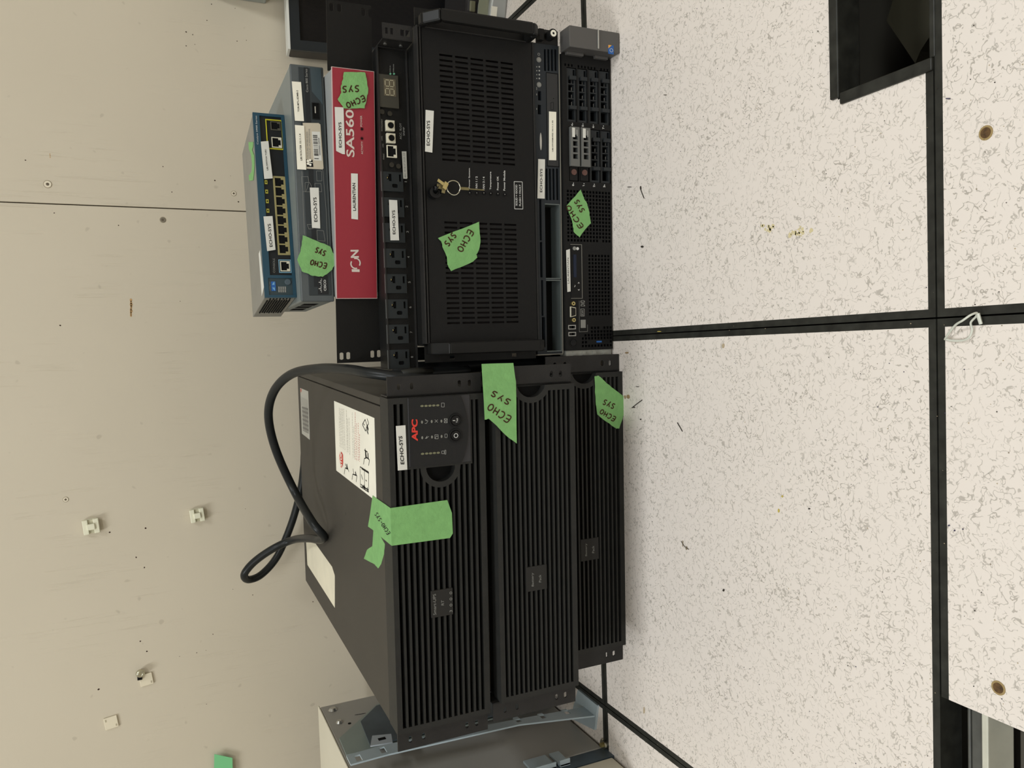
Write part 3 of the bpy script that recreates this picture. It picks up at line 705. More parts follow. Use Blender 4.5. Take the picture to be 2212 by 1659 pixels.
for np1, (x, y) in zip(nparts, K7([(858, 270), (1026, 280), (1190, 298), (1352, 312), (875, 1222), (1042, 1230), (1207, 1240), (1370, 1250)])):
    q = MB(); a, z = DL.P(x, y); q.cyl(a, -.0004, z, .0007, .0004, n=8); q.obj('bay_mark', LGR, np1)
# lcd block, label, vga port, usb, button
lb = DL.R(1232.5, 529, 1256, 644)
q = MB(); q.perf(lb[0] - .0008, lb[1] + .0008, lb[2] - .0008, lb[3], -.0012, 0, [lb]); q.obj('display_frame', mat('frame_grey', (112, 110, 102), .4), dl)
q = MB(); q.box(lb[0], lb[1], -.0006, .001, lb[2], lb[3]); pd = q.obj('display_panel', PNL, dl)
a0, a1, z0, z1 = DL.R(*K8([(872, 1105)])[0], *K8([(918, 1468)])[0]); q = MB(); q.box(a0, a1, -.0012, -.0006, z0, z1); q.obj('display', LCD, pd)
q = MB(); a, z = DL.P(*K8([(885, 1008)])[0]); q.cyl(a, -.0016, z, .0028, .001); q.obj('navigation_button', DGR, pd)
q = MB(); a, z = DL.P(*K8([(935, 1012)])[0]); q.cyl(a, -.0016, z, .0022, .001); q.obj('identify_button', LGR, pd)
g = MB()
for pts in ([(948, 165), (960, 145), (970, 165)], [(948, 258), (962, 276), (972, 255)], [(888, 220), (905, 205), (898, 190)]): outline(g, K1(pts), .0007, False, -.0009, DL)
g.obj('arrow_symbols', LGR, pd, fix=False)
t = sticker(DL, dl, [(1222.8, 540.4), (1230.8, 538), (1232.4, 629.6), (1225.4, 630.8)], -.0016, WHT, 'printed_label')
lettering([ftext(DL, 'LAURENTIAN', *[(1229.6, 612.5), (1228.6, 557), (1226.3, 612.5)], b=-.0022)], INK, t)
vg = DL.R(*K1([(815, 530)])[0], *K1([(903, 702)])[0]); q = MB(); A0, A1, Z0, Z1 = vg; c_ = (A1 - A0) * .12
o8 = [(A0, Z1), (A1, Z1), (A1 - c_, Z0), (A0 + c_, Z0)]
q.prism(o8, -.003, .0, 'b'); vp = q.obj('video_port', PALE, dl, bevel=.0006)
q = MB().prism([(A0 + .0012, Z1 - .001), (A1 - .0012, Z1 - .001), (A1 - c_ - .001, Z0 + .001), (A0 + c_ + .001, Z0 + .001)], -.0032, -.0028, 'b'); q.obj('socket', mat('dark_grey_socket', (30, 28, 26), .6), vp)
for x, y in K1([(858, 485), (865, 747)]):
    a, z = DL.P(x, y); q = MB(); q.ring(a, -.004, z, .0014, .0016, .004, n=12); q.obj('hex_nut', BRASS, vp)
for h in usb:
    q = MB(); q.perf(h[0] - .0005, h[1] + .0005, h[2] - .0005, h[3] + .0005, -.0008, .004, [(h[0] + .0006, h[1] - .0006, h[2] + .0006, h[3] - .0006)]); u = q.obj('usb_port', PSTEEL, dl)
    q = MB(); q.box(h[0] + .001, h[1] - .001, .002, .009, (h[2] + h[3]) / 2 - .001, h[3] - .0006); q.obj('contact_tongue', PNL, u)
a, z = DL.P(*K1([(870, 1108)])[0]); q = MB(); q.ring(a, -.0006, z, .0058, .0012, .001); q.cyl(a, -.001, z, .0050, .002, n=28); q.obj('power_button', GLB, dl, bevel=.0003)
dvt = [ftext(DL, 'DVD', *K1([(1060, 528), (1058, 432), (990, 528)]), bold=.02), ftext(DL, 'RW', *K1([(1040, 672), (1038, 585), (1002, 672)]), bold=.02)]
lettering(dvt, DGR, dl, 'disc_logo')
g = MB(); outline(g, K1(bx4(990, 570, 1048, 685)), .0006, True, -.0006, DL); g.obj('logo_frame', GRY, dl, fix=False)
q = MB(); a0, a1, z0, z1 = DL.R(*K1([(990, 742)])[0], *K1([(1068, 872)])[0]); q.box(a0, a1, -.0004, 0, z0, z1); q.obj('info_tag', DGR, dl)
g = MB(); outline(g, K1([(968, 440), (968, 935), (1100, 930), (1100, 820)]), .0005, False, -.0003, DL); g.obj('drive_outline', DGR, dl, fix=False)
q = MB(); a0, a1, z0, z1 = DL.R(*K1([(1242, 1078)])[0], *K1([(1320, 1104)])[0]); q.box(a0, a1, -.001, .003, z0, z1); q.obj('blue_tab', BLUE, dl)
# right ear block and bare metal left end
a0, a1, z0, z1 = DL.R(1213, 80, 1331, 126, -.02); a0 = DL.w + .0005
e = MB(); e.box(a0, a0 + .030, -.024, .006, -.0003, DL.h); er = e.obj('rack_latch', EARG, dl, bevel=.0012, label='gunmetal latch block standing forward of the bezel')
q = MB(); q.box(a0 + .002, a0 + .029, -.0262, -.024, .0355, .0375); q.obj('latch_pin', PSTEEL, er, bevel=.0006)
for u_, v_ in ((.008, .030), (.050, .078)):
    q = MB(); q.box(a0 - .004, a0, -.006, .004, u_, v_); q.obj('latch_tooth', EARG, er, bevel=.0005)
bd = [DL.P(x, y, -.0246) for x, y in K6b([(1578, 420), (1662, 430), (1665, 572), (1580, 560)])]
q = MB().prism(bd, -.0246, -.024, 'b'); bo = q.obj('processor_badge', BLUE, er)
q = MB().prism([bd[0], (lerp(bd[0][0], bd[1][0], .65), lerp(bd[0][1], bd[1][1], .65)), (lerp(bd[0][0], bd[3][0], .4), lerp(bd[0][1], bd[3][1], .4))], -.0248, -.0246, 'b'); q.obj('badge_corner', mat('badge_orange', (222, 160, 60), .4), bo)
q = MB(); cx = sum(p[0] for p in bd) / 4; cz = sum(p[1] for p in bd) / 4; q.ring(cx - .001, -.0249, cz - .0005, .0022, .0005, .0002); q.obj('badge_swirl', LGR, bo)
q = MB(); q.box(.0, .0080, .002, .021, .002, DL.h - .002)
for z_ in (.012, .030, .048, .064): q.box(.001, .006, .0, .002, z_, z_ + .006)
q.obj('side_rail', mat('scuffed_steel', (150, 150, 142), .4, metal=.2, noise=.3, nscale=60), dl)
t = sticker(DL, dl, K8([(990, 70), (1045, 220), (1090, 290), (1115, 380), (1135, 500), (1153, 605), (1060, 705), (970, 832), (880, 745), (865, 620), (845, 545), (800, 430), (768, 325)]), -.0012, TAPE, 'masking_tape', .0005, 'diamond-shaped green masking tape over the vent holes', .0004)
scribble([('SYS', (1264, 456), (1248, 429), 10), ('ECHO', (1261, 490), (1229, 441), 10)], t, lambda x, y: Vector((DL.P(x, y, -.002)[0], -.002, DL.P(x, y, -.002)[1])))

# --- 1U server
SV = Dev(-.0245, .5560, .0862, -.041, .4515, .0430, .60)
sv1 = thing('rack_server', 'slim black server with two open bays, directly above the server with drive bays', 'server', SV.o, SV.yaw, 'servers in the right stack')
q = MB(); q.box(0, SV.w, .03, SV.d, 0, SV.h); q.obj('case', BLK, sv1, bevel=.0008)
H = []; vents = []
for x0, x1 in ((555, 587), (611, 642), (667, 699), (722, 755)): vents.append(SV.R(*K6b([(x0, 490)])[0], *K6b([(x1, 835)])[0]))
for x0, x1 in ((436, 466), (490, 522), (545, 578), (603, 637)): vents.append(SV.R(*K7([(x0, 990)])[0], *K7([(x1, 1490)])[0]))
vents = [(a, b, max(c, .002), d) for a, b, c, d in vents]
u1 = [SV.R(*K6b([(460, 1155)])[0], *K6b([(510, 1305)])[0]), SV.R(*K6b([(457, 1375)])[0], *K6b([(508, 1525)])[0])]
bayA = SV.R(*K8([(428, 300)])[0], *K8([(665, 1490)])[0]); bayB = SV.R(*K1([(447, 118)])[0], *K1([(692, 1262)])[0])
bayA = (bayA[0], bayA[1], .0022, bayA[3]); bayB = (max(bayB[0], .004), bayA[0] - .0018, .0022, bayB[3])
sl = []
for (p, q_) in ((K8([(336, 225)])[0], K8([(368, 880)])[0]), (K8([(345, 905)])[0], K8([(382, 1470)])[0]), (K1([(365, 110)])[0], K1([(395, 680)])[0]), (K1([(375, 700)])[0], K1([(425, 1180)])[0])): sl.append(SV.R(*p, *q_))
H = vents + u1 + [bayA, bayB] + sl
g = MB(); g.perf(.0005, SV.w - .0005, .0005, SV.h - .0005, 0, .030, H); g.obj('front_bezel', mat('server_blue_black', (38, 42, 46), .42), sv1)
q = MB(); q.box(.001, SV.w - .001, .028, .0302, .001, SV.h - .001); q.obj('dark_interior', DK, sv1)
for bb_ in (bayA, bayB):
    q = MB(); q.perf(bb_[0], bb_[1], bb_[2], bb_[3], -.0003, .028, [(bb_[0] + .001, bb_[1] - .001, bb_[2] + .0009, bb_[3])]); q.obj('open_bay', mat('bay_steel', (110, 118, 116), .35, metal=.5), sv1)
q = MB(); q.box(.001, SV.w * .999, -.0006, .001, -.0004, .0012); q.box(-.0006, .0004, -.0004, .03, .0, SV.h); q.obj('lip', mat('worn_edge_steel', (150, 148, 138), .35, metal=.5), sv1)
for nm, (x, y), r in (('power_button', (470, 658), .0028), ('identify_button', (472, 1056), .0028)):
    a, z = SV.P(*K6b([(x, y)])[0]); q = MB(); q.cyl(a, -.001, z, r, .0012); q.ring(a, -.0008, z, r + .0003, .0006, .001); q.obj(nm, DGR, sv1)
g = MB(); a, z = SV.P(*K6b([(470, 570)])[0]); g.ring(a, -.0003, z, .0014, .0005, .0003, n=16)
for y in (770, 832, 895, 955):
    a, z = SV.P(*K6b([(478, y)])[0]); g.cyl(a, -.0004, z, .0012, .0005, n=10); a, z = SV.P(*K6b([(438, y)])[0]); g.cyl(a, -.0003, z, .0009, .0004, n=5)
for y in (1105, 1125, 1210, 1440): a, z = SV.P(*K6b([(437, y)])[0]); g.box(a - .0012, a + .0012, -.0003, 0, z - .0003, z + .0004)
g.obj('status_symbols', GRY, sv1)
od = SV.R(*K6b([(603, 880)])[0], *K7([(603, 948)])[0]); od = (od[0], od[1], .0035, od[3])
q = MB(); q.perf(od[0] - .0012, od[1] + .0012, od[2] - .001, od[3] + .001, -.0002, 0, [(od[0], od[1], od[2], od[3])]); q.obj('drive_gap', DK, sv1)
q = MB(); q.box(od[0], od[1], -.0010, .002, od[2], od[3]); dr = q.obj('disc_drive', mat('drive_black', (50, 50, 50), .45), sv1, bevel=.0004)
a, z = SV.P(*K6b([(700, 1278)])[0]); q = MB(); q.cyl(a, -.0012, z, .0007, .0004, n=8); q.obj('eject_hole', DK, dr)
g = MB(); outline(g, K6b(bx4(662, 1338, 706, 1450)), .0004, True, -.0013, SV); g.obj('eject_button', DK, dr, fix=False)
def mlabel(D, root, pts, txt, b, m_=WHT, nm='printed_label', ins=None, ink=INK, bold=0., lab=None):
    t = sticker(D, root, pts, b, m_, nm, label=lab)
    if txt: lettering([ftext(D, txt, *ins, b=b - .0006, bold=bold or .018)], ink, t)
    return t
mlabel(SV, sv1, K7([(485, 80), (600, 88), (600, 858), (485, 855)]), 'LBS STORM-PS2 10.11.1.32', -.0016, CRM, ins=K7([(554, 718), (552, 222), (536, 718)]))
mlabel(SV, sv1, K7([(312, 838), (421, 842), (416, 1468), (300, 1464)]), 'ECHO-SYS', -.0012, ins=K7([(380, 1366), (382, 992), (342, 1366)]))
a, z = SV.P(*K7([(350, 560)])[0]); q = MB(); q.cyl(0, 0, 0, 1, .0012, n=24); q.v = [(a + p[0] * .0125, -.0012 + p[1], z + p[2] * .0016) for p in q.v]; q.obj('indicator_lens', PSTEEL, sv1)
q = MB(); q.perf(SV.w, SV.w + .0205, .0015, SV.h - .006, .001, .003, []); rb = q.obj('rack_ear', EAR, sv1)
a, z = SV.P(*K6b([(630, 310)])[0], -.012); q = MB(); q.cyl(SV.w + .011, -.014, .0165, .0068, .015, n=24); th_ = q.obj('thumb_screw', PNL, rb, bevel=.0006)
q = MB(); q.ring(SV.w + .011, -.0146, .0165, .0018, .0028, .001); q.cyl(SV.w + .011, -.0142, .0165, .0016, .0004, n=6, mi=1); q.obj('screw_face', [CRM, DK], th_)
q = MB(); q.box(SV.w + .002, SV.w + .018, -.008, .003, .028, .0365); q.obj('release_lever', PNL, rb, bevel=.001)
q = MB(); a0, z0 = SV.P(1161.5, 621, -.001); a1, z1 = SV.P(1165.5, 731, -.001); q.box(a1, a0, -.0012, .0, SV.h - .0012, SV.h + .0004); q.obj('paper_strip', WHT, sv1)

# --- 4U slotted chassis
PW = Dev(-.0035, .5475, .1300, -.030, .4285, .1765, .16)
pw = thing('rack_chassis', 'large black slotted chassis with two handles in the middle of the right stack', 'chassis', PW.o, PW.yaw)
q = MB(); q.box(-.001, PW.w + .001, .012, PW.d, 0, PW.h); q.obj('case', BLK, pw, bevel=.0012)
D3 = lambda pts: C(780, 20, S5, pts); D4 = lambda pts: C(780, 300, S5, pts); D5 = lambda pts: C(780, 560, S5, pts)
def slots(c_tl, c_bl, c_tr, c_br, nrow, ncol, hz, ha):
    """corner slot centres: tl = highest z / largest a ..."""
    P_ = [PW.P(*c) for c in (c_tl, c_bl, c_tr, c_br)]
    aR = (P_[0][0] + P_[2][0]) / 2; aL = (P_[1][0] + P_[3][0]) / 2; zT = (P_[0][1] + P_[1][1]) / 2; zB = (P_[2][1] + P_[3][1]) / 2
    hz = abs(zT - zB) / (ncol - 1) * .415
    return [(lerp(aR, aL, i / (nrow - 1)) - ha, lerp(aR, aL, i / (nrow - 1)) + ha, lerp(zT, zB, j / (ncol - 1)) - hz, lerp(zT, zB, j / (ncol - 1)) + hz) for i in range(nrow) for j in range(ncol)]
H = slots(D3([(1012, 555)])[0], D4([(1048, 250)])[0], D3([(1740, 645)])[0], D4([(1768, 305)])[0], 21, 5, .0108, .0014)
H += slots(D4([(1070, 1000)])[0], D5([(1108, 763)])[0], D4([(1783, 1027)])[0], D5([(1810, 748)])[0], 21, 5, .0108, .0014)
leds = [PW.P(*p) for p in D4([(1298, 648), (1383, 650), (1468, 650), (1550, 655), (1635, 660), (1718, 667)])]
g = MB(); g.perf(.001, PW.w - .001, .003, PW.h - .008, 0, .0018, H); g.obj('slotted_door', PNL, pw)
q = MB(); q.box(.002, PW.w - .002, .0085, .010, .004, PW.h - .009); q.obj('dark_interior', mat('interior_dark_brown', (24, 19, 18), .7), pw)
q = MB(); q.box(.0, .0015, -.0015, .013, .0005, PW.h - .002); q.box(PW.w - .0015, PW.w, -.0015, .013, .0005, PW.h - .002); q.box(0, PW.w, -.0015, .013, PW.h - .0065, PW.h - .004)
q.box(0, PW.w, -.0005, .013, 0, .002); q.box(0, PW.w, -.003, .012, PW.h - .0022, PW.h); q.obj('door_frame', EAR, pw, bevel=.0004)
q = MB()
for a, z in leds: q.ring(a, -.0012, z, .0019, .0008, .0012, n=18); q.cyl(a, -.0006, z, .0018, .0004, n=14)
q.obj('indicator_light', GLB, pw)
for i, (a, z) in enumerate(leds):
    q = MB(); q.cyl(a + .0005, -.0009, z + .0004, .0006, .0003, n=8); q.obj('lamp_lens', GRY, pw)
lettering([ftext(PW, t_, *D4([(xb, yb), (xb, ye), (xt, yb)]), bold=.02) for t_, xb, yb, ye, xt in
           (('Power System', 1304, 590, 350, 1284), ('FAN 1 / 2', 1391, 607, 447, 1367), ('FAN 3 / 4', 1477, 612, 452, 1453), ('Temperature', 1560, 606, 392, 1536), ('Power OK', 1643, 612, 446, 1622), ('Power Module', 1722, 618, 378, 1700))] +
          [ftext(PW, 'SOLID = GOOD', *D4([(1868, 797), (1866, 547), (1846, 797)]), bold=.02), ftext(PW, 'FLASH = FAULT', *D4([(1910, 802), (1908, 545), (1889, 802)]), bold=.02)], LGR, pw)
g = MB(); outline(g, D4([(1828, 510), (1925, 513), (1933, 838), (1834, 836)]), .0008, True, -.0004, PW); g.obj('printed_frame', LGR, pw, fix=False)
mlabel(PW, pw, [(919.2, 237.4), (937, 239.7), (933.7, 329.8), (918, 327.3)], 'ECHO-SYS', -.0012, ins=[(928.6, 314.5), (928.8, 260.5), (921.6, 314.5)])
t = sticker(PW, pw, D4([(1408, 990), (1425, 1220), (1405, 1330), (1375, 1380), (1388, 1420), (1330, 1470), (1075, 1580), (1030, 1500), (1025, 1410), (975, 1300), (960, 1230), (918, 1185)]), -.0014, TAPE, 'masking_tape', .0005, 'torn square of green masking tape over the slots', .0004)
scribble([('ECHO', D4([(1290, 1075)])[0], D4([(1140, 1330)])[0], 13), ('SYS', D4([(1095, 1110)])[0], D4([(985, 1255)])[0], 12)], t, lambda x, y: Vector((PW.P(x, y, -.0022)[0], -.0022, PW.P(x, y, -.0022)[1])))
# ears and handles
hz0, hz1 = .004, PW.h - .006
def handle(a0, a1, zt, zb, reach):
    out = [(.004, zt), (-.010, zt - .001), (-reach, zt - .020), (-reach, zb + .010), (-reach + .007, zb), (.004, zb)]
    inn = [(.004, zt - .010), (-.008, zt - .012), (-reach + .010, zt - .026), (-reach + .010, zb + .014), (-reach + .014, zb + .010), (.004, zb + .010)]
    m = MB()
    for i in range(5):
        m.prism([out[i], out[i + 1], inn[i + 1], inn[i]], a0, a1, 'a')
    return m
q = handle(PW.w - .0015, PW.w + .0155, PW.h - .004, .004, .033); hr = q.obj('handle', mat('handle_grey_black', (22, 22, 21), .36), pw, bevel=.003)
q = handle(-.0145, .0015, PW.h - .004, .004, .033); q.obj('handle', mat('handle_grey_black', (22, 22, 21), .36), pw, bevel=.0015)
ear(PW, pw, 1, PW.w + .001, PW.w + .0262, .003, PW.h - .001, .006, [(PW.w + .02, .03), (PW.w + .02, .145)], BLK, hh=.0024, hw=.004)
ear(PW, pw, -1, -.0262, -.001, .003, PW.h - .001, .006, [(-.020, .038), (-.020, .135)], BLK, hh=.0024, hw=.004)
# lock with the keys hanging from it (the keys are their own thing)
lk = MB(); la, lz = PW.P(*D4([(860, 650)])[0]); lk.cyl(la, -.010, lz, .0085, .011, n=26); lk.ring(la, -.012, lz, .004, .0045, .003); lo = lk.obj('door_lock', GLB, pw, bevel=.0005)
kr = thing('key_ring', 'small key ring with two brass keys hanging from the lock of the slotted chassis', 'keys', PW.o + PW.A * la + PW.B * -.012 + Vector((0, 0, lz)), PW.yaw)
def KP(x, y, b): a, z = PW.P(x, y, b); return Vector((a - la, b + .012, z - lz))
c0 = KP(*D4([(1102, 585)])[0], -.014); rad = .0098
q = MB(); q.tube([c0 + Vector((rad * math.cos(g), .0012 * math.sin(g * 2), rad * math.sin(g))) for g in [2 * PI * k / 32 for k in range(32)]], .0008, 8, closed=True); q.obj('split_ring', NICK, kr, smooth=True)
def keyshape(p, q_, wd, nm, m_, thick=.0014, bow=None):
    d = (q_ - p); L = d.length; d.normalize(); s = Vector((0, 1, 0)).cross(d).normalized(); mb = MB()
    for sx0, sx1, ww in ((0, .38, wd), (.38, 1, wd * .42)):
        pts = [p + d * L * sx0 - s * ww / 2, p + d * L * sx1 - s * ww / 2, p + d * L * sx1 + s * ww / 2, p + d * L * sx0 + s * ww / 2]
        mb.hull8([v + Vector((0, -thick / 2, 0)) for v in pts] + [v + Vector((0, thick / 2, 0)) for v in pts])
    return mb.obj(nm, m_, kr, bevel=.0004)
keyshape(KP(*D4([(1175, 590)])[0], -.012), KP(*D4([(1470, 612)])[0], -.005), .0040, 'key', mat('dull_brass', (128, 120, 84), .4, metal=.7), .0012)
keyshape(KP(*D4([(1030, 575)])[0], -.020), KP(*D4([(915, 490)])[0], -.026), .010, 'key', BRASS, .0014)
k2 = KP(*D4([(1010, 590)])[0], -.016); k3 = KP(*D4([(905, 560)])[0], -.016)
keyshape(k2, k3, .015, 'key', mat('key_brass_dark', (140, 130, 95), .4, metal=.8), .002)
q = MB(); q.tube([k3, (k3 + Vector((0, .003, 0))) * .5, Vector((0, .004, 0))], .0032, 10); q.obj('key_shaft', GLB, kr, smooth=True)

# --- power distribution strip
PD = Dev(-.0370, .5840, .3075, -.018, .4430, .0430, .16)
pdu = thing('power_distribution_unit', 'black rack power strip with eight outlets and a two-digit display, below the red unit', 'power strip', PD.o, PD.yaw)
outl = [D4([(255, 400), (475, 635)]), D4([(270, 710), (490, 940)]), D4([(277, 1015), (497, 1245)]), D4([(292, 1320), (515, 1550)]), D5([(305, 190), (530, 415)]), D5([(320, 485), (545, 715)]), D5([(332, 785), (553, 1010)]), D5([(345, 1085), (562, 1300)])]
ob = [PD.R(*p[0], *p[1]) for p in outl]
ow = sum(b[1] - b[0] for b in ob) / 8; zc = sum((b[2] + b[3]) / 2 for b in ob) / 8; oh = .030
q = MB(); q.box(0, PD.w, .002, .040, 0, PD.h); q.box(.11, PD.w - .02, .039, PD.d, 0, PD.h); q.obj('case', BLK, pdu, bevel=.0015)
q = MB(); q.perf(0, PD.w, 0, PD.h, -.0035, .003, [(.001, PD.w - .001, .0015, PD.h - .0015)]); q.obj('housing_rim', EAR, pdu)
P0 = PD.P(*D4([(365, 515)])[0]); P7_ = PD.P(*D5([(452, 1192)])[0])
for i in range(8):
    a = lerp(P0[0], P7_[0], i / 7); z = zc
    a0, a1, z0, z1 = a - ow / 2, a + ow / 2, z - oh / 2, z + oh / 2
    hs = [(a - .0015, a + .0075, z + oh * .10, z + oh * .24), (a + .0, a + .0026, z + oh * .18, z + oh * .32),
          (a - .002 + .002, a + .0078, z - oh * .36, z - oh * .25)]
    L = ow; r_ = L / 2
    S_ = lambda u0, u1, v0, v1: (a + r_ * u0, a + r_ * u1, z + oh / 2 * v0, z + oh / 2 * v1)
    hs = [S_(.05, .78, .08, .36), S_(.20, .52, .30, .52), S_(.05, .78, -.82, -.62), S_(-.62, -.22, -.42, .0), S_(-.56, -.28, -.48, .06)]
    q = MB(); q.perf(a0, a1, z0, z1, -.0028, .002, hs); o_ = q.obj('outlet', mat('outlet_plastic', (36, 40, 41), .45), pdu)
    q = MB(); q.box(a0, a1, -.0029, -.0002, z1, z1 + .0012); q.box(a0 + .001, a1 - .001, .0008, .0018, z0 + .001, z1 - .001, 1); q.obj('outlet_rim', [mat('rim_highlight_grey', (84, 86, 84), .4), DK], o_)
    if i not in (1, 2):
        q = MB(); v = S_(.35, .55, .42, .56); q.box(v[0], v[1], -.0005, .0005, v[2], v[3]); q.obj('brass_contact', BRASS, o_)
    lettering([(str(i + 1), Vector((a + .001, -.0004, z0 - .0062)), Vector((.0024 if i else .0009, 0, 0)), Vector((0, 0, .0034)), .0)], GRY, o_)
dsp = PD.R(*D3([(205, 790)])[0], *D3([(440, 1180)])[0])
q = MB(); q.box(dsp[0], dsp[1], -.0026, .003, dsp[2], dsp[3]); dd = q.obj('display_window', mat('smoked_window', (58, 56, 48), .3), pdu)
dg_ = PD.R(*D3([(265, 840)])[0], *D3([(408, 1045)])[0]); q = MB(); q.box(dg_[0], dg_[1], -.003, -.0026, dg_[2], dg_[3]); q.obj('digit_panel', mat('digit_panel_brown', (84, 76, 58), .4), dd)
q = MB(); sg = .0011; DW = (dg_[1] - dg_[0]); DH = dg_[3] - dg_[2]
for k in (0, 1):
    x0 = dg_[0] + DW * (.06 + .50 * k); x1 = x0 + DW * .36; y0, y1 = dg_[2] + DH * .16, dg_[3] - DH * .12; ym = (y0 + y1) / 2
    for yy in (y0, ym, y1): q.box(x0 + sg, x1 - sg, -.0033, -.003, yy - sg / 2, yy + sg / 2)
    for xx in (x0, x1):
        for u, v in ((y0, ym), (ym, y1)): q.box(xx - sg / 2, xx + sg / 2, -.0033, -.003, u + sg * .6, v - sg * .6)
q.obj('digit_segments', mat('unlit_segment', (158, 152, 126), .4), dd)
for x, y in D3([(345, 778), (388, 778)]):
    a, z = PD.P(x, y); q = MB(); q.cyl(a, -.0028, z, .0013, .002, n=12); q.obj('indicator_light', GREENLED, pdu)
dins = [D3([(288, 1335), (392, 1460)]), D3([(297, 1490), (402, 1605)])]
for p in dins:
    a0, a1, z0, z1 = PD.R(*p[0], *p[1]); q = MB(); q.box(a0, a1, -.0045, .002, z0, z1); s_ = q.obj('round_port', PALE, pdu, bevel=.0004)
    q = MB(); ca, cz = (a0 + a1) / 2, (z0 + z1) / 2 - .0004; q.ring(ca, -.0056, cz, .0044, .0007, .0014); q.obj('metal_ring', NICK, s_)
    q = MB(); q.cyl(ca, -.0049, cz, .0042, .0006); q.obj('socket', DK, s_)
def jack(D, root, box, rim, b=-.003, deep=.0025, tabs=True, nm='network_port', t=.0012, down=True):
    a0, a1, z0, z1 = box; L = a1 - a0; h = z1 - z0; q = MB()
    hs = [(a0 + t, a1 - t, z0 + (h * .32 if down else t), z1 - (t if down else h * .32))]
    zz = (z0 + t, z0 + h * .34) if down else (z1 - h * .34, z1 - t)
    hs += [(a0 + L * .24, a1 - L * .24, zz[0], zz[1])]
    q.perf(a0, a1, z0, z1, b, b + deep, hs); o = q.obj(nm, rim, root)
    q = MB(); q.box(a0 + t / 2, a1 - t / 2, b + deep - .001, b + deep - .0002, z0 + t / 2, z1 - t / 2); q.obj('socket', DK, o); return o
jack(PD, pdu, PD.R(*D4([(303, 82)])[0], *D4([(420, 228)])[0]), PALE)
scs = MB()
for x, y in list(D3([(247, 1228), (340, 1250)])) + list(D4([(362, 313), (443, 330)])): screw(scs, PD.P(x, y)[0], 0, PD.P(x, y)[1], .0034)
scs.obj('panel_screw', mat('blackened_screw', (56, 54, 48), .3, metal=.6), pdu)
lettering([ftext(PD, 'ACC. SLOT', *D3([(484, 1553), (482, 1360), (462, 1553)])), ftext(PD, 'SNMP', *D3([(522, 1510), (520, 1408), (502, 1510)]))] +
          [ftext(PD, t_, *D3([(256, yb), (256, ye), (240, yb)])) for t_, yb, ye in (('ENVIRONMENT', 1455, 1310), ('CONFIG', 1570, 1515))] +
          [ftext(PD, 'LINK', *D4([(268, 100), (268, 55), (254, 100)])), ftext(PD, 'ETHERNET', *D4([(278, 245), (278, 175), (262, 245)]))] +
          [ftext(PD, 'LOAD (AMPS)', *D3([(447, 1015), (445, 885), (433, 1015)])), ftext(PD, 'POWER ON', *D3([(352, 755), (352, 675), (342, 755)])), ftext(PD, 'OVERLOAD', *D3([(393, 755), (393, 655), (382, 755)]))], GRY, pdu)
mlabel(PD, pdu, D4([(486, 150), (540, 150), (552, 470), (545, 478), (505, 475)]), 'MAC 00 06 67 24 EA CD', -.0042, mat('address_label', (176, 174, 164), .5), 'address_label', ins=D4([(538, 462), (522, 165), (515, 462)]), ink=DGR)
mlabel(PD, pdu, D4([(333, 728), (430, 733), (453, 1212), (350, 1212)]), 'ECHO-SYS', -.0045, ins=D4([(412, 1138), (404, 852), (378, 1140)]))
# bent steel bracket at its right end
lo_, hi_ = -.09, .0
for _ in range(30):
    md_ = (lo_ + hi_) / 2
    if PD.P(838, 84, md_)[1] < PD.h - .001: lo_ = md_
    else: hi_ = md_
fb_ = min(max(md_, -.075), -.03); ea = PD.P(870, 54, fb_)[0]; eb = PD.w + .0006
q = MB(); q.box(eb, eb + .0016, fb_, .06, .0005, PD.h - .001)
q.perf(eb, max(ea, eb + .02), .0005, PD.h - .001, fb_, fb_ + .0016, [(eb + .007, eb + .015, .004, .0095), (eb + .007, eb + .015, .0115, .017), (eb + .007, eb + .015, .027, .031), (eb + .007, eb + .015, .0345, .038)])
q.obj('mounting_bracket', EAR, pdu)
for z_ in (.012, .034):
    q = MB(); q.cyl(eb - .0012, fb_ * .45, z_, .0026, .0012, 'a', 14); q.obj('bracket_screw', PSTEEL, pdu)


# --- red faced appliance
IO = Dev(.0645, .6150, .3535, -.112, .3110, .0585, .20)
io = thing('rack_appliance', 'red-faced appliance with white letters between two black blanking plates', 'network appliance', IO.o, IO.yaw)
q = MB(); q.box(.002, IO.w - .002, .003, IO.d, .0002, IO.h - .0005); q.obj('case', mat('pale_grey_case', (150, 152, 150), .4), io, bevel=.001)
q = MB(); q.box(0, IO.w, -.0002, .003, 0, IO.h); q.obj('face_edge', EDGE, io)
q = MB(); q.box(.0009, IO.w - .0009, -.0008, 0, .0009, IO.h - .0009); rf = q.obj('red_face', RED, io)
E1 = lambda pts: C(500, 100, S5, pts); E2 = lambda pts: C(500, 380, S5, pts); E3 = lambda pts: C(500, 640, S5, pts)
WTP = mat('white_on_red_print', (202, 190, 180), .55)
lettering([ftext(IO, 'SA5600', *E1([(1470, 1325), (1458, 650), (1372, 1320)]), b=-.0012, bold=.015), ftext(IO, 'ACTIVITY', *E1([(1572, 1290), (1570, 1135), (1550, 1290)]), b=-.0012),
           ftext(IO, 'POWER', *E1([(1562, 960), (1560, 828), (1540, 960)]), b=-.0012)], WTP, rf, 'face_lettering')
g = MB()
cO = IO.P(*E2([(1478, 1045)])[0]); 
g.ring(cO[0] - .0007, -.0013, cO[1], .0054, .0018, .0003, a0=1.0, a1=3.5); g.ring(cO[0] + .0007, -.0013, cO[1] - .0004, .0054, .0018, .0003, a0=4.1, a1=6.6)
g.obj('logo_arcs', WTP, rf)
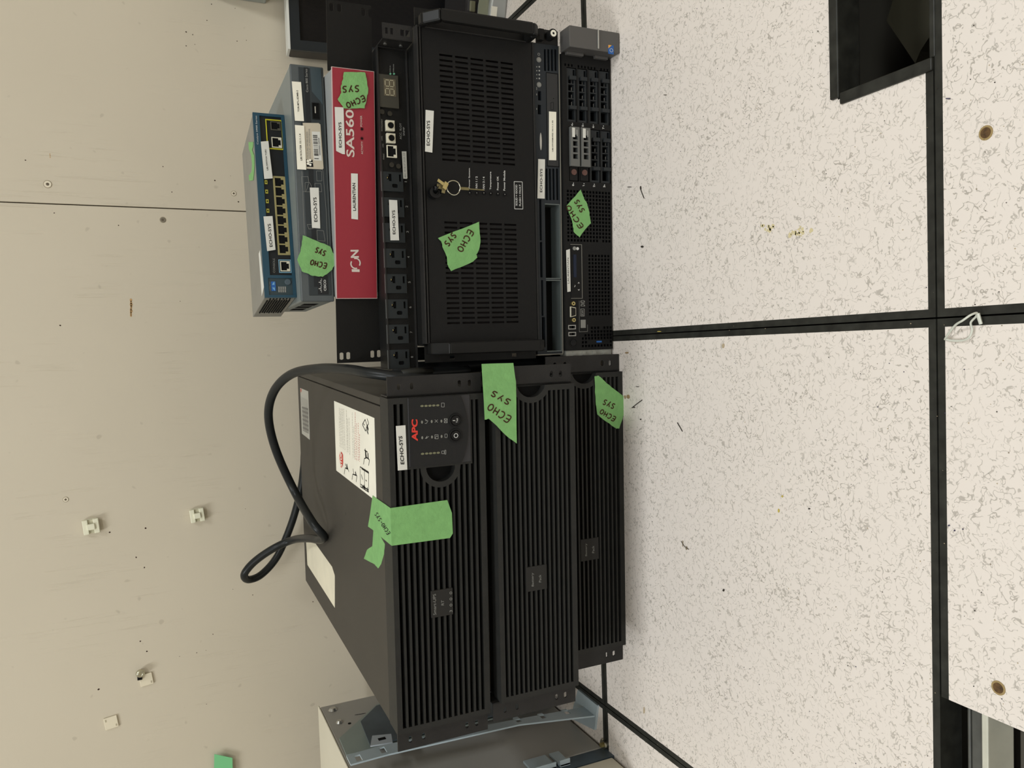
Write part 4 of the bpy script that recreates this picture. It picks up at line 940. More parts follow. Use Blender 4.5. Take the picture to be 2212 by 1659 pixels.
lettering([ftext(IO, 'I', *E2([(1532, 1148), (1530, 1116), (1438, 1146)]), b=-.0012), ftext(IO, 'N', *E2([(1522, 978), (1518, 882), (1426, 980)]), b=-.0012, bold=.03)], WTP, rf, 'logo_lettering')
for x, y in E1([(1556, 1102), (1556, 990)]):
    a, z = IO.P(x, y); q = MB()
    for k in range(4): g_ = PI * k / 4; q.prism([(a + .0024 * math.cos(g_) - .0003 * math.sin(g_), z + .0024 * math.sin(g_) + .0003 * math.cos(g_)), (a + .0024 * math.cos(g_) + .0003 * math.sin(g_), z + .0024 * math.sin(g_) - .0003 * math.cos(g_)), (a - .0024 * math.cos(g_) + .0003 * math.sin(g_), z - .0024 * math.sin(g_) - .0003 * math.cos(g_)), (a - .0024 * math.cos(g_) - .0003 * math.sin(g_), z - .0024 * math.sin(g_) + .0003 * math.cos(g_))], -.0012, -.0008, 'b')
    q.obj('star_vent', DK, rf)
mlabel(IO, io, E1([(1232, 725), (1338, 730), (1355, 1290), (1325, 1288), (1250, 1250)]), 'ECHO-SYS', -.0016, ins=E1([(1318, 1208), (1312, 905), (1284, 1210)]))
mlabel(IO, io, [E1([(1428, 1518)])[0], E1([(1508, 1522)])[0], E2([(1511, 522)])[0], E2([(1432, 512)])[0]], 'LAURENTIAN', -.0012, ins=E2([(1488, 416), (1480, 85), (1452, 416)]))
tape_front(IO, io, E1([(1345, 308), (1592, 312), (1615, 400), (1632, 530), (1618, 600), (1590, 742), (1340, 742), (1268, 630), (1310, 560), (1305, 480), (1330, 400)]),
           [('ECHO', (786, 206), (745, 224), 12), ('SYS', (777, 185), (737, 187), 13)], -.0026, 'green masking tape covering the last digits on the red face')
def blank_plate(a0, a1, z0, z1, b, slots, lab):
    q = MB(); H = []
    for x, y in slots:
        a, z = IO.P(x, y, b); H += [(a - .0052, a + .0052, z - .0017, z + .0017), (a - .0044, a + .0044, z - .0028, z + .0028)]
    q.perf(a0, a1, z0, z1, b, b + .0015, H); return q.obj('blanking_plate', mat('matte_black_plate', (17, 16, 14), .6, bump=.3, bscale=900), io, label=lab)
r0 = IO.P(706, 75, .020); r1 = IO.P(807, 75, .020)
blank_plate(IO.w - .001, IO.P(757, 6, .020)[0], max(r1[1], -.0027), r0[1], .020, [(716, 15), (733, 17), (785, 26), (800, 29)], 'black plate reaching past the right end with four slots')
l0 = IO.P(727, 720, .012); l1 = IO.P(826.5, 720, .012); aL = IO.P(770, 783, .012)[0]
blank_plate(aL, .003, l1[1], l0[1], .012, [(738, 769.5), (752.5, 768.5), (804.5, 765), (818.5, 764)], 'black plate at the left end with four open slots')

# --- router
RT = Dev(.0620, .6250, .4128, .010, .3260, .0458, .22)
rt = thing('network_router', 'slate grey router with white labels and green tape, under the small teal switch', 'router', RT.o, RT.yaw)
q = MB(); q.box(0, RT.w, .004, RT.d, .0, RT.h); q.obj('case', mat('router_top_grey', (110, 117, 115), .42, noise=.05, nscale=20), rt, bevel=.0022)
q = MB(); q.box(-.0005, RT.w + .0005, 0, .006, 0, RT.h); fb = q.obj('front_frame', SLATE, rt, bevel=.0016)
q = MB(); q.box(.008, RT.w - .003, -.0008, .001, .0035, RT.h * .76); fp = q.obj('front_panel', SLATD, rt, bevel=.0005)
q = MB(); q.box(.02, RT.w - .003, -.0011, -.0006, RT.h * .46, RT.h * .60); q.obj('dark_band', mat('band_dark', (34, 37, 39), .45), fp)
pl_ = [RT.P(x, y, -.0012) for x, y in E1([(938, 250), (1068, 265), (1090, 700), (1055, 650), (960, 540)])]
q = MB().prism(pl_, -.0014, -.0008, 'b'); q.obj('port_recess', mat('recess_slate', (52, 66, 72), .45), fp)
ub = RT.R(*E1([(962, 680)])[0], *E1([(1048, 875)])[0]); q = MB(); q.perf(ub[0], ub[1], ub[2], ub[3], -.0022, .0008, [(ub[0] + .001, ub[1] - .001, ub[2] + .001, ub[3] - .001)]); u_ = q.obj('usb_port', PNL, fp)
q = MB(); q.box(ub[0] + .0005, ub[1] - .0005, -.001, -.0006, ub[2] + .0005, ub[3] - .0005); q.box((ub[0] + ub[1]) / 2 - .003, ub[1] - .005, -.0018, -.001, ub[3] - .005, ub[3] - .0035, 1); q.obj('socket', [DK, PSTEEL], u_)
lettering([ftext(RT, 'Cisco 800 Series', *E1([(918, 548), (905, 270), (892, 548)]), b=-.0014)], GRY, rt)
mlabel(RT, rt, E1([(720, 420), (830, 428), (866, 895), (758, 890)]), 'TOR-MTL-SDMB-2', -.0016, CRM, ins=E1([(812, 783), (795, 525), (792, 783)]))
inv = mlabel(RT, rt, E1([(850, 915), (1040, 918), (1062, 935), (1100, 1460), (1085, 1472), (895, 1462)]), '', -.0014, mat('inventory_label_beige', (188, 178, 158), .5), 'inventory_label', lab='beige inventory label with a barcode')
q = MB().prism([RT.P(x, y, -.002) for x, y in E1([(960, 1018), (1058, 1020), (1080, 1368), (985, 1362)])], -.0021, -.0018, 'b'); bc = q.obj('barcode_field', WHT, inv)
g = MB(); rng = random.Random(5); y = 1345.
while y > 1060:
    wd = rng.choice((3, 5, 8)); t_ = (y - 1060) / 285; x = lerp(972, 990, t_)
    if rng.random() < .8: pp = [RT.P(px_, py_, -.0024) for px_, py_ in E1([(x, y), (x + 52, y + 2), (x + 52, y + 2 - wd), (x, y - wd)])]; g.add([(p[0], -.0024, p[1]) for p in pp], [(0, 1, 2, 3)])
    y -= wd + rng.choice((3, 5, 7))
g.obj('barcode_bars', INK, bc, fix=False)
lettering([ftext(RT, '0000000122939', *E1([(1065, 1300), (1052, 1095), (1048, 1300)]), b=-.0024)], INK, bc)
lettering([ftext(RT, 'VALEURS MOBILIERES', *E1([(922, 1345), (912, 1020), (902, 1345)]), b=-.0022), ftext(RT, 'BANQUE LAURENTIENNE', *E1([(950, 1340), (940, 985), (930, 1340)]), b=-.0022)], DGR, inv)
q = MB().prism([RT.P(x, y, -.002) for x, y in E1([(893, 1352), (968, 1356), (978, 1442), (900, 1438)])], -.0021, -.0018, 'b'); lg = q.obj('logo_square', INK, inv)
g = MB(); ca, cz = RT.P(*E1([(930, 1392)])[0]); 
for da, dz, r_ in ((-.0032, -.0008, .0017), (-.0018, .0022, .0018), (.0018, .0022, .0018), (.0032, -.0008, .0017)): g.cyl(ca + da, -.0025, cz + dz, r_, .0004, n=10)
g.box(ca - .0005, ca + .0005, -.0025, -.0021, cz - .004, cz + .001); g.obj('tree_mark', CRM, lg)
mlabel(RT, rt, E1([(757, 940), (868, 950), (893, 1475), (785, 1470)]), 'LBS ROUTER 10.11.1.4', -.0024, CRM, ins=E1([(845, 1365), (828, 1045), (824, 1365)]))
mlabel(RT, rt, E2([(935, 140), (1042, 142), (1060, 628), (962, 620)]), 'ECHO-SYS', -.0014, ins=E2([(1028, 548), (1016, 255), (988, 550)]))
q = MB(); a0, a1, z0, z1 = RT.R(*E2([(1030, 1190)])[0], *E2([(1150, 1415)])[0]); q.box(a0, a1, -.0013, -.0006, z0, z1); lp = q.obj('logo_plate', mat('logo_plate_black', (32, 34, 36), .4), fp)
its = [ftext(RT, 'CISCO', *E2([(1133, 1372), (1128, 1240), (1105, 1374)]), b=-.0016, bold=.02)]
lettering(its, LGR, lp)
g = MB()
for i, l in enumerate((8, 14, 26, 14, 8, 14, 26, 14, 8)):
    y = 1385 - i * 19; outline(g, E2([(1082 - l * .3, y), (1082 - l * 1.5, y)]), .0009, False, -.0016, RT)
g.obj('logo_bars', LGR, lp, fix=False)
g = MB()
for pts in ([(835, 10), (915, 8), (925, 85), (890, 190), (850, 185)], [(880, 80), (935, 80), (955, 120), (945, 190), (880, 190)], [(1015, -60), (1075, -58), (1080, 60), (1020, 60)], [(995, 90), (1070, 92), (1078, 190), (1000, 185)],
            [(905, 580), (975, 578), (975, 630), (925, 635)], [(1020, 650), (1100, 655), (1118, 780), (1030, 770)]): outline(g, E2(pts), .0004, True, -.0013, RT)
outline(g, E2([(1085, -150), (1130, 400), (1150, 820)]), .0004, False, -.0013, RT); outline(g, E2([(840, -60), (870, 700)]), .0004, False, -.0013, RT)
g.obj('panel_lines', DGR, fp, fix=False)
tape_front(RT, rt, E2([(852, 710), (990, 765), (1180, 845), (1252, 1000), (1205, 1120), (1090, 1205), (975, 1195), (840, 1140), (785, 1000), (825, 900)]),
           [('SYS', E2([(1140, 905)])[0], E2([(1010, 850)])[0], 11), ('ECHO', E2([(1145, 1050)])[0], E2([(945, 1000)])[0], 11)], -.0034, 'green masking tape with lifted corners over the router front')
g = MB()
for row in range(3):
    for k in range(6): b_ = .045 + row * .05; g.box(-.0004, .001, b_ + k * .0062, b_ + k * .0062 + .003, RT.h * .3, RT.h * .75)
g.obj('side_vents', DK, rt)

# --- small switch
SW = Dev(.0700, .6600, .4590, .128, .2690, .0438, .158)
sw = thing('network_switch', 'small grey network switch with a teal front and eight ports on the router', 'network switch', SW.o, SW.yaw)
q = MB(); q.box(.001, SW.w - .001, .004, SW.d, .0, SW.h - .0002); q.obj('case', mat('switch_grey_case', (126, 124, 116), .45, noise=.06, nscale=30), sw, bevel=.001)
fr_ = MB(); pan = (SW.P(*E2([(620, 1188)])[0])[0], SW.w - .004, .0045, SW.h - .009); lgp = (.0035, SW.P(*E2([(620, 1222)])[0])[0], .0045, SW.h - .006)
fr_.perf(0, SW.w, 0, SW.h, -.001, .005, [pan, lgp]); fr_.obj('teal_bezel', TEAL, sw)
q = MB(); q.box(pan[0], pan[1], .001, .003, pan[2], pan[3]); pa = q.obj('port_panel', mat('port_panel_black', (30, 33, 35), .45), sw)
q = MB(); q.box(lgp[0], lgp[1], .0005, .003, lgp[2], lgp[3]); la_ = q.obj('logo_panel', mat('logo_panel_teal', (40, 58, 64), .45), sw)
cs = [SW.P(*p) for p in E2([(570, 75), (627, 875)])]
hs = []
for i in range(8):
    a = lerp(cs[0][0], cs[1][0], i / 7); z = lerp(cs[0][1], cs[1][1], .5)
    jack(SW, sw, (a - .0069, a + .0069, z - .0068, z + .0068), GOLD, -.0005, .002, t=.0008)
q = MB(); q.box(cs[1][0] - .0085, cs[0][0] + .0085, -.0004, .002, z - .0085, z - .0068); q.box(cs[1][0] - .0085, cs[0][0] + .0085, -.0008, .002, z + .0068, z + .0085)
q.box(cs[1][0] - .0085, cs[1][0] - .0069, -.0008, .002, z - .0068, z + .0068); q.box(cs[0][0] + .0069, cs[0][0] + .0085, -.0008, .002, z - .0068, z + .0068); q.obj('port_block_trim', GOLD, sw)
zz_ = z
bx_ = SW.R(*E2([(572, 1010)])[0], *E2([(700, 1148)])[0]); jack(SW, sw, (bx_[0] + .001, bx_[1] - .001, zz_ - .0068, zz_ + .0066), PALE, -.0006, .0022, nm='console_port')
g = MB(); g.perf(bx_[0] - .0012, bx_[1] + .0012, zz_ - .0085, zz_ + .0086, -.0004, .002, [(bx_[0], bx_[1], zz_ - .0075, zz_ + .0076)]); g.obj('console_frame', mat('pale_blue_line', (110, 150, 170), .5), sw)
yb_ = SW.R(*E1([(452, 880)])[0], *E1([(608, 1232)])[0]); yz0, yz1 = zz_ - .0100, zz_ + .0135
g = MB(); g.perf(yb_[0], yb_[1], yz0, yz1, -.0008, .002, [(yb_[0] + .0013, yb_[1] - .0013, yz0 + .0014, yz1 - .0012)]); g.obj('uplink_frame', YEL, sw)
j1 = SW.R(*E1([(480, 1088)])[0], *E1([(585, 1215)])[0]); jack(SW, sw, (j1[0] + .0004, j1[1], zz_ - .0072, zz_ + .0068), PALE, -.0006, .0022)
j2 = SW.R(*E1([(488, 900)])[0], *E1([(585, 1005)])[0]); jack(SW, sw, (j2[0], j2[1] - .0002, zz_ - .0072, zz_ + .0068), mat('dark_cage', (90, 88, 78), .4, metal=.4), -.0006, .0022)
for x, y in list(E1([(413, 1623)])) + list(E2([(421, 187), (428, 302), (435, 415)])):
    a, z = SW.P(x, y); q = MB(); q.box(a - .0028, a + .0028, -.0002, .0012, z - .0019, z + .0019); q.box(a - .0010, a + .0010, -.0004, -.0001, z - .0008, z + .0008, 1); q.obj('port_light', [mat('amber_light', (160, 156, 60), .4), DK], sw)
a, z = SW.P(*E2([(672, 1268)])[0]); q = MB(); q.cyl(a, -.0012, z, .0042, .003, n=22); q.obj('mode_button', mat('mode_button_grey', (70, 84, 92), .4), la_, bevel=.0004)
lettering([ftext(SW, 'Catalyst 2900 Series', *E1([(328, 1172), (308, 830), (304, 1172)]), b=-.0014)], LGR, sw)
lettering([ftext(SW, 'CONSOLE', *E2([(522, 1156), (518, 985), (498, 1156)]), b=.0006)], DGR, sw)
a0, a1, z0, z1 = SW.R(*E2([(476, 1262)])[0], *E2([(528, 1374)])[0]); q = MB(); q.box(a0, a1, -.0004, .001, z0, z1); lg2 = q.obj('logo_square', BLUE, la_)
q = MB(); cx_ = (a0 + a1) / 2; q.prism([(cx_ - .007, z0 + .0015), (cx_ - .002, z0 + .0015), (cx_ - .002, z1 - .001)], -.0007, -.0004, 'b'); q.prism([(cx_ + .007, z0 + .0015), (cx_ + .002, z0 + .0015), (cx_ + .002, z1 - .001)], -.0007, -.0004, 'b'); q.obj('logo_shape', mat('pale_logo_blue', (110, 160, 190), .5), lg2)
lettering([ftext(SW, 'CATALYST', *E2([(468, 1374), (466, 1262), (456, 1374)]), b=.0002)], GRY, la_)
g = MB()
for i in range(4):
    for j in range(2): a, z = SW.P(*E2([(568 + 25 * i, 1338 + 36 * j)])[0], .0003); g.box(a - .002, a + .002, .0001, .0006, z - .001, z + .001)
g.obj('status_print', DGR, la_)
mlabel(SW, sw, E1([(350, 1140), (440, 1132), (492, 1578), (392, 1586)]), 'LBS SWITCH TOR1', -.0022, WHT, ins=E1([(440, 1480), (415, 1230), (422, 1482)]))
mlabel(SW, sw, E2([(382, 485), (490, 480), (526, 882), (512, 886), (426, 899)]), 'ECHO-SYS', -.0022, WHT, ins=E2([(492, 846), (468, 570), (456, 850)]))
zs_ = SW.h + .0006
def swt(pts, nm, m_, lab, amp=.0):
    pl2 = [SW.T(x, y, zs_) for x, y in pts]
    return MB().prism(rough(pl2, amp, 2) if amp else pl2, zs_ - .0005, zs_, 'z').obj(nm, m_, sw, label=lab)
swt(E1([(203, 1145), (258, 1142), (255, 1200), (245, 1240), (268, 1300), (272, 1420), (268, 1500), (258, 1600), (212, 1608), (205, 1545), (240, 1500), (245, 1400), (232, 1290), (208, 1230)]), 'masking_tape', TAPE, 'thin torn strip of green masking tape')
swt(E2([(325, 930), (340, 890), (385, 1330), (362, 1435)]), 'white_sticker', WHT, 'sliver of a white sticker on the top edge')
g = MB(); rng = random.Random(9)
for i in range(10):
    for j in range(16):
        b_ = .020 + j * .0062; z_ = .006 + i * .0034; g.box(-.0003, .002, b_ + (i % 2) * .003, b_ + (i % 2) * .003 + .0038, z_, z_ + .0018)
for j in range(7): g.box(-.0003, .002, .006 + j * .0006, .013 + j * .0006, .007 + .0045 * j, .0088 + .0045 * j)
g.obj('side_vents', DK, sw)

# ================================================================ POWER CORD
def wp(px, py, y): return hit(px, py, 1, y)
def tp_(px, py, z): return hit(px, py, 2, z)
cr_ = .0074
pts = [wp(1010, 800, .60), wp(930, 806, .575), wp(867, 813, .555), wp(800, 806, .58), wp(753, 798, .63), wp(690, 796, .72), wp(630, 808, .80), wp(592, 845, .86), wp(580, 900, .90), wp(597, 975, .93),
       wp(638, 1065, .945), tp_(676, 1130, .415), tp_(699, 1158, .3985)]
pts2 = [tp_(690, 1166, .4000), tp_(668, 1163, .408), wp(634, 1166, 1.055), wp(592, 1184, 1.075), wp(550, 1213, 1.09), wp(528, 1240, 1.10), wp(537, 1252, 1.12), wp(566, 1240, 1.135), wp(600, 1200, 1.145), wp(630, 1130, 1.152), wp(649, 1060, 1.155), wp(656, 1010, 1.156), wp(662, 960, 1.158), wp(700, 900, 1.17)]
q = MB(); q.tube(catmull(pts + pts2, 8), cr_, 14); cd = q.obj('looped_cable', CORD, smooth=True)
tag(cd, 'thick black cable looping over the top of the left stack', 'cable')
q = MB(); q.tube([(-.038, .665, .006), (-.0375, .662, .12), (-.0385, .66, .22), (-.040, .655, .325)], .0105, 14); o = q.obj('hanging_cable', CORD, smooth=True)
tag(o, 'black cable hanging close beside the left stack in the gap', 'cable')
q = MB(); q.tube([(-.0168, .70, .140), (-.0165, .695, .20), (-.0168, .69, .29)], .0105, 14); o = q.obj('hanging_cable', CORD, smooth=True)
tag(o, 'short black cable in the gap next to the slotted chassis', 'cable')
# cord strain relief lying between the stacks
q = MB(); q.tube([wp(868, 806, .552), wp(900, 803, .56), wp(932, 801, .57)], [.0045, .006, .0048], 12); q.obj('strain_relief', mat('relief_grey', (44, 44, 40), .5), cd, smooth=True)

# ================================================================ LEFT: cabinet, bracket
XS = -.682
cb = thing('metal_cabinet', 'cream metal cabinet with a grey side beyond the black power units', 'cabinet', (XS, .50, 0))
zt_ = .396
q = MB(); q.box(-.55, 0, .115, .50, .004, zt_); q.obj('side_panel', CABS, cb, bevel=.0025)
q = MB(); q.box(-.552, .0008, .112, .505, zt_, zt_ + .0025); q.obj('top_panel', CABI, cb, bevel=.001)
q = MB(); q.perf(-.55, -.0005, .0, zt_, .085, .115, [(-.5, -.035, .03, zt_ - .03)]); q.obj('front_frame', BLUED, cb)
q = MB(); q.box(-.55, .0, .02, .082, .006, zt_); q.obj('cabinet_door', CABI, cb, bevel=.002)
for z_, l in ((.121, .040), (.085, .018)):
    q = MB(); q.box(-.002, .0035, .095, .135, z_ - l / 2, z_ + l / 2); q.box(.0, .010, .095, .098, z_ - l / 2, z_ + l / 2); q.obj('hinge_bracket', BLUEG, cb, bevel=.0006)
q = MB(); q.cyl(.006, .113, .0, .0085, .005, 'z', 22); q.cyl(.006, .113, .005, .004, .004, 'z', 6, mi=1); q.obj('levelling_foot', [NICK, BRASS], cb)
for (px, py), r_ in (((719, 1534), .0085), ((733, 1561), .0065)):
    p = hit(px, py, 0, XS); q = MB(); q.cyl(.0005, p.y - .50, p.z, r_, .004, 'a', 20, r2=r_ * .6); q.obj('side_screw', PSTEEL, cb)
p = hit(755, 1563, 0, XS); q = MB(); q.cyl(0, p.y - .50, p.z, .003, .0006, 'a', 12); p2 = [hit(x, y, 0, XS) for x, y in ((771, 1544), (790, 1541))]
q.hull8([(.0002, p2[0].y - .5, p2[0].z), (.0002, p2[1].y - .5, p2[1].z), (.0002, p2[1].y - .5, p2[1].z + .004), (.0002, p2[0].y - .5, p2[0].z + .004)] + [(.0008, p2[0].y - .5, p2[0].z), (.0008, p2[1].y - .5, p2[1].z), (.0008, p2[1].y - .5, p2[1].z + .004), (.0008, p2[0].y - .5, p2[0].z + .004)])
q.obj('side_slot', DK, cb)
# blue-grey channel bracket bolted to the side
brk = thing('steel_bracket', 'blue-grey steel channel bracket standing between the cabinet and the black power units', 'bracket', (XS, .50, 0))
def on_x(px, py, x): p = hit(px, py, 0, x); return (p.y - .5, p.z)
web = [on_x(*p, XS + .004) for p in ((748, 1631), (733, 1595), (812, 1523))]
poly = [web[0], web[1], web[2], (web[2][0] + .06, web[2][1] - .10), (web[2][0] - .02, .004), (web[0][0], .004)]
q = MB(); q.prism(poly, .002, .0045, 'a'); q.obj('web_plate', mat('green_grey_zinc', (140, 152, 146), .38, metal=.15, noise=.06, nscale=14), brk)
d_ = [on_x(*p, XS + .020) for p in ((779, 1558), (813, 1524), (800, 1611))]
poly = [d_[0], (d_[1][0], d_[1][1]), (d_[1][0] + .02, d_[1][1] - .12), (d_[1][0], .006), (d_[2][0], .006), d_[2]]
q = MB(); q.prism(poly, .018, .020, 'a'); q.obj('shaded_inner_plate', BLUED, brk)  # same metal as the bracket; shadow on this plate is put into its darker colour
fxx = XS + .045
f_ = [on_x(*p, fxx) for p in ((748, 1632), (848, 1603), (1068, 1562), (1290, 1522), (1290, 1545), (1060, 1572), (850, 1626), (755, 1652))]
yl = [(f_[0][0]), (f_[3][0])]
H = []
for px, py in ((774, 1637), (827, 1620), (1118, 1554), (1171, 1546), (1223, 1537), (1276, 1530)):
    yy, z_ = on_x(px, py, fxx); H.append((yy, z_))
m = MB()
import bmesh as _bm
segs = [f_[0], f_[1], f_[2], f_[3], f_[4], f_[5], f_[6], f_[7]]
# strip built in short pieces between its hole heights so the holes are open
zs2 = sorted({f_[0][1], 0.006} | {z + s * .0045 for _, z in H for s in (-1, 1)}, reverse=True)
def edge(z, pts):
    pts = sorted(pts, key=lambda p: p[1])
    if z <= pts[0][1]: return pts[0][0]
    for p, q_ in zip(pts, pts[1:]):
        if p[1] <= z <= q_[1]: return p[0] + (q_[0] - p[0]) * (z - p[1]) / (q_[1] - p[1])
    return pts[-1][0]
bk = [f_[0], f_[1], f_[2], f_[3]]; fr2 = [f_[7], f_[6], f_[5], f_[4]]
def quad(z0, z1, ya, yb):
    m.hull8([(fxx - XS, ya(z0), z0), (fxx - XS, yb(z0), z0), (fxx - XS, yb(z1), z1), (fxx - XS, ya(z1), z1)] + [(fxx - XS - .0025, ya(z0), z0), (fxx - XS - .0025, yb(z0), z0), (fxx - XS - .0025, yb(z1), z1), (fxx - XS - .0025, ya(z1), z1)])
A_ = lambda z: edge(z, fr2); B_ = lambda z: edge(z, bk)
for z1, z0 in zip(zs2, zs2[1:]):
    zm = (z0 + z1) / 2; hh_ = [h for h in H if abs(h[1] - zm) < .0045]
    if hh_: c_ = hh_[0][0]; quad(z0, z1, A_, lambda z, c=c_: c - .0095); quad(z0, z1, lambda z, c=c_: c + .0095, B_)
    else: quad(z0, z1, A_, B_)
m.obj('front_flange', BLUEG, brk)
q = MB(); yy = [on_x(*p, fxx) for p in ((800, 1611), (804, 1589), (845, 1585), (848, 1603))]; q.prism(yy, fxx - XS - .0022, fxx - XS, 'a')
tb_ = q.obj('corner_tab', mat('pale_zinc', (176, 184, 190), .35, metal=.2), brk)
yh = on_x(825, 1596, fxx); q = MB(); q.prism([(yh[0] - .004, yh[1] + .006), (yh[0] + .004, yh[1] + .006), (yh[0] + .004, yh[1] - .006), (yh[0] - .004, yh[1] - .006)], fxx - XS, fxx - XS + .0004, 'a'); q.obj('tab_slot', DK, tb_)
q = MB(); tri = [hit(*p, 2, .004) for p in ((1290, 1524), (1284, 1577), (1232, 1551), (1248, 1490))]; q.prism([(p.x - XS, p.y - .5) for p in tri], .0, .004, 'z'); q.obj('floor_gusset', BLUEG, brk)

# ================================================================ RIGHT BACKGROUND
def place_on(px, py, y): return hit(px, py, 1, y)
# monitor leaning on the wall, its screen facing the camera
tl = hit(628, 106, 1, 1.150); tlx, tlz = tl.x, tl.z
mo = thing('monitor', 'flat black monitor with a silver rim leaning against the wall behind the stacked devices', 'monitor', (tlx, 1.125, .004), -.02)
tilt = math.atan2(.028, tlz); 
def mon(mb_fn, nm, m_, par=mo, bevel=0.):
    q = MB(); mb_fn(q); c_, s_ = math.cos(tilt), math.sin(tilt)
    q.v = [(x, y * c_ + z * s_, z * c_ - y * s_ + .003) for x, y, z in q.v]; return q.obj(nm, m_, par, bevel=bevel)
MW, MH = .54, (tlz - .004)
mon(lambda q: q.box(0, MW, .006, .048, 0, MH - .002), 'housing', mat('monitor_shell', (52, 48, 44), .45), bevel=.003)
bz = mon(lambda q: q.perf(.0, MW, .004, MH - .002, 0, .008, [(.020, MW - .02, .022, MH - .022)]), 'bezel', MONB)
mon(lambda q: q.box(.018, MW - .018, .006, .0075, .02, MH - .02), 'screen', SCR)
mon(lambda q: q.box(.0, MW, -.0012, .044, MH - .002, MH + .0028), 'silver_rim', mat('rim_silver', (214, 214, 206), .35))
mon(lambda q: q.box(.0, MW, -.0012, .006, .0, .0035), 'silver_rim', mat('rim_silver', (214, 214, 206), .35))
# small black power block lying behind the stack
bb0 = place_on(1075, 20, .98)
pk = thing('power_block', 'small black power block with red letters on the floor behind the slotted chassis', 'power block', (.655, .985, 0.), -.25)
q = MB(); q.box(0, .11, .0, .14, .0, .048); q.obj('block_case', mat('block_black', (42, 40, 40), .45), pk, bevel=.008)
lettering([('APC', Vector((.078, -.0006, .0245)), Vector((-.070, 0, 0)), Vector((0, 0, -.014)), .03)], REDP, pk)
for k, (x, z) in enumerate(((.006, .030), (.034, .031))):
    q = MB(); q.box(x, x + .020, -.003, .002, z, z + .012); q.obj('block_socket', mat('block_socket_tan', (110, 108, 84), .5), pk, bevel=.002)
sg_ = thing('grey_adapter', 'rounded pale grey adapter with a cream label beside the small black power block', 'adapter', (.613, .905, 0), -.35)
prof = [(0, 0), (.060, 0), (.060, .040), (.045, .058), (.026, .066), (0, .066)]
q = MB().prism([(p[0], p[1]) for p in [(0, 0), (.075, 0), (.078, .018), (.062, .030), (.030, .034), (0, .034)]], .0, .07, 'b'); q.obj('adapter_case', SILV, sg_, bevel=.004)
q = MB(); q.box(.002, .026, -.0006, 0, .020, .032); q.obj('cream_label', CRM, sg_)
q = MB(); q.box(.0, .060, .010, .060, .034, .0355); q.obj('grey_label', mat('olive_grey_label', (130, 132, 112), .5), sg_)
# pale grey box hung on the wall at the right edge
p = hit(574, 9, 1, WY)
wbx = thing('wall_box', 'pale grey box hung on the wall, only its lower corner in view', 'wall box', (p.x, 1.06, p.z))
q = MB(); q.box(0, .45, 0, WY - 1.06, 0, .125); q.obj('box_case', mat('wall_box_grey', (150, 154, 148), .45), wbx, bevel=.003)
q = MB(); q.box(.03, .40, -.02, .0, .02, .105); q.obj('box_cover', mat('wall_box_grey', (150, 154, 148), .45), wbx, bevel=.003)

# ================================================================ ON THE WALL
def wall_local(px, py): return hit(px, py, 1, WY)
for k, (px, py, s, rot, lab) in enumerate(((197, 1137, .0285, -.09, 'ivory cable tie mount on the wall, the one farther from the black cable'), (426, 1113, .0270, -.10, 'ivory cable tie mount on the wall, the one nearer the black cable'))):
    p = hit(px, py, 1, WY - .007); o = thing('cable_tie_mount', lab, 'cable mount', (p.x, WY, p.z), 0, 'cable tie mounts stuck on the wall'); o.rotation_euler = (0, rot, 0)
    o.scale = (1, 1.75, 1); h = s / 2; q = MB(); q.box(-h, h, -.0025, 0, -h * .8, h * .8); q.box(-h * .98, -h * .33 * 0 - h * .1, -.008, -.0025, -h * .98, -h * .35) if False else None
    q.box(-h, h, -.007, -.0025, h * .30, h); q.box(-h, h, -.007, -.0025, -h, -h * .30); q.box(-h * .42, h * .42, -.009, -.0045, -h * .5, h * .5)
    q.obj('mount_body', NYL, o, bevel=.0012)
    q = MB(); q.box(-h * .92, -h * .42, -.0046, -.0024, -h * .29, h * .29); q.box(h * .42, h * .92, -.0046, -.0024, -h * .29, h * .29); q.obj('tie_slot', mat('nylon_recess', (190, 186, 160), .5), o)
for k, (px, py, lab) in enumerate(((240, 1561, 'flat cream adhesive pad on the wall, alone at the far left'), (316, 1468, 'flat cream adhesive pad on the wall, half under a round metal knob'))):
    p = hit(px, py, 1, WY - .003); o = thing('adhesive_pad', lab, 'adhesive pad', (p.x, WY, p.z), 0, 'flat cream pads stuck on the wall'); o.rotation_euler = (0, -.13, 0)
    h = .0118; q = MB(); q.box(-h, h, -.004, 0, -h, h); q.obj('pad', mat('cream_pad', (222, 212, 188), .6), o, bevel=.0008)
    q = MB(); q.box(h * .35, h * .75, -.0044, -.004, h * .6, h * .8); q.box(-h * .75, -h * .4, -.0044, -.004, -h * .8, -h * .6); q.obj('pad_notch', mat('pad_notch_tan', (176, 166, 140), .6), o)
p = hit(303, 1455, 1, WY - .012); kb = thing('wall_bolt', 'round shiny bolt with a black clip on the wall beside a cream pad', 'bolt', (p.x, WY, p.z))
q = MB(); q.cyl(0, -.016, 0, .0065, .005, n=26, r2=.0085); q.cyl(0, -.011, 0, .004, .011, n=16); q.ring(0, -.0165, 0, .0035, .0015, .001); q.obj('bolt_head', NICK, kb, smooth=False, bevel=.0006)
q = MB(); q.box(-.0145, -.0055, -.009, 0, -.003, .006); q.obj('black_clip', GLB, kb, bevel=.001)
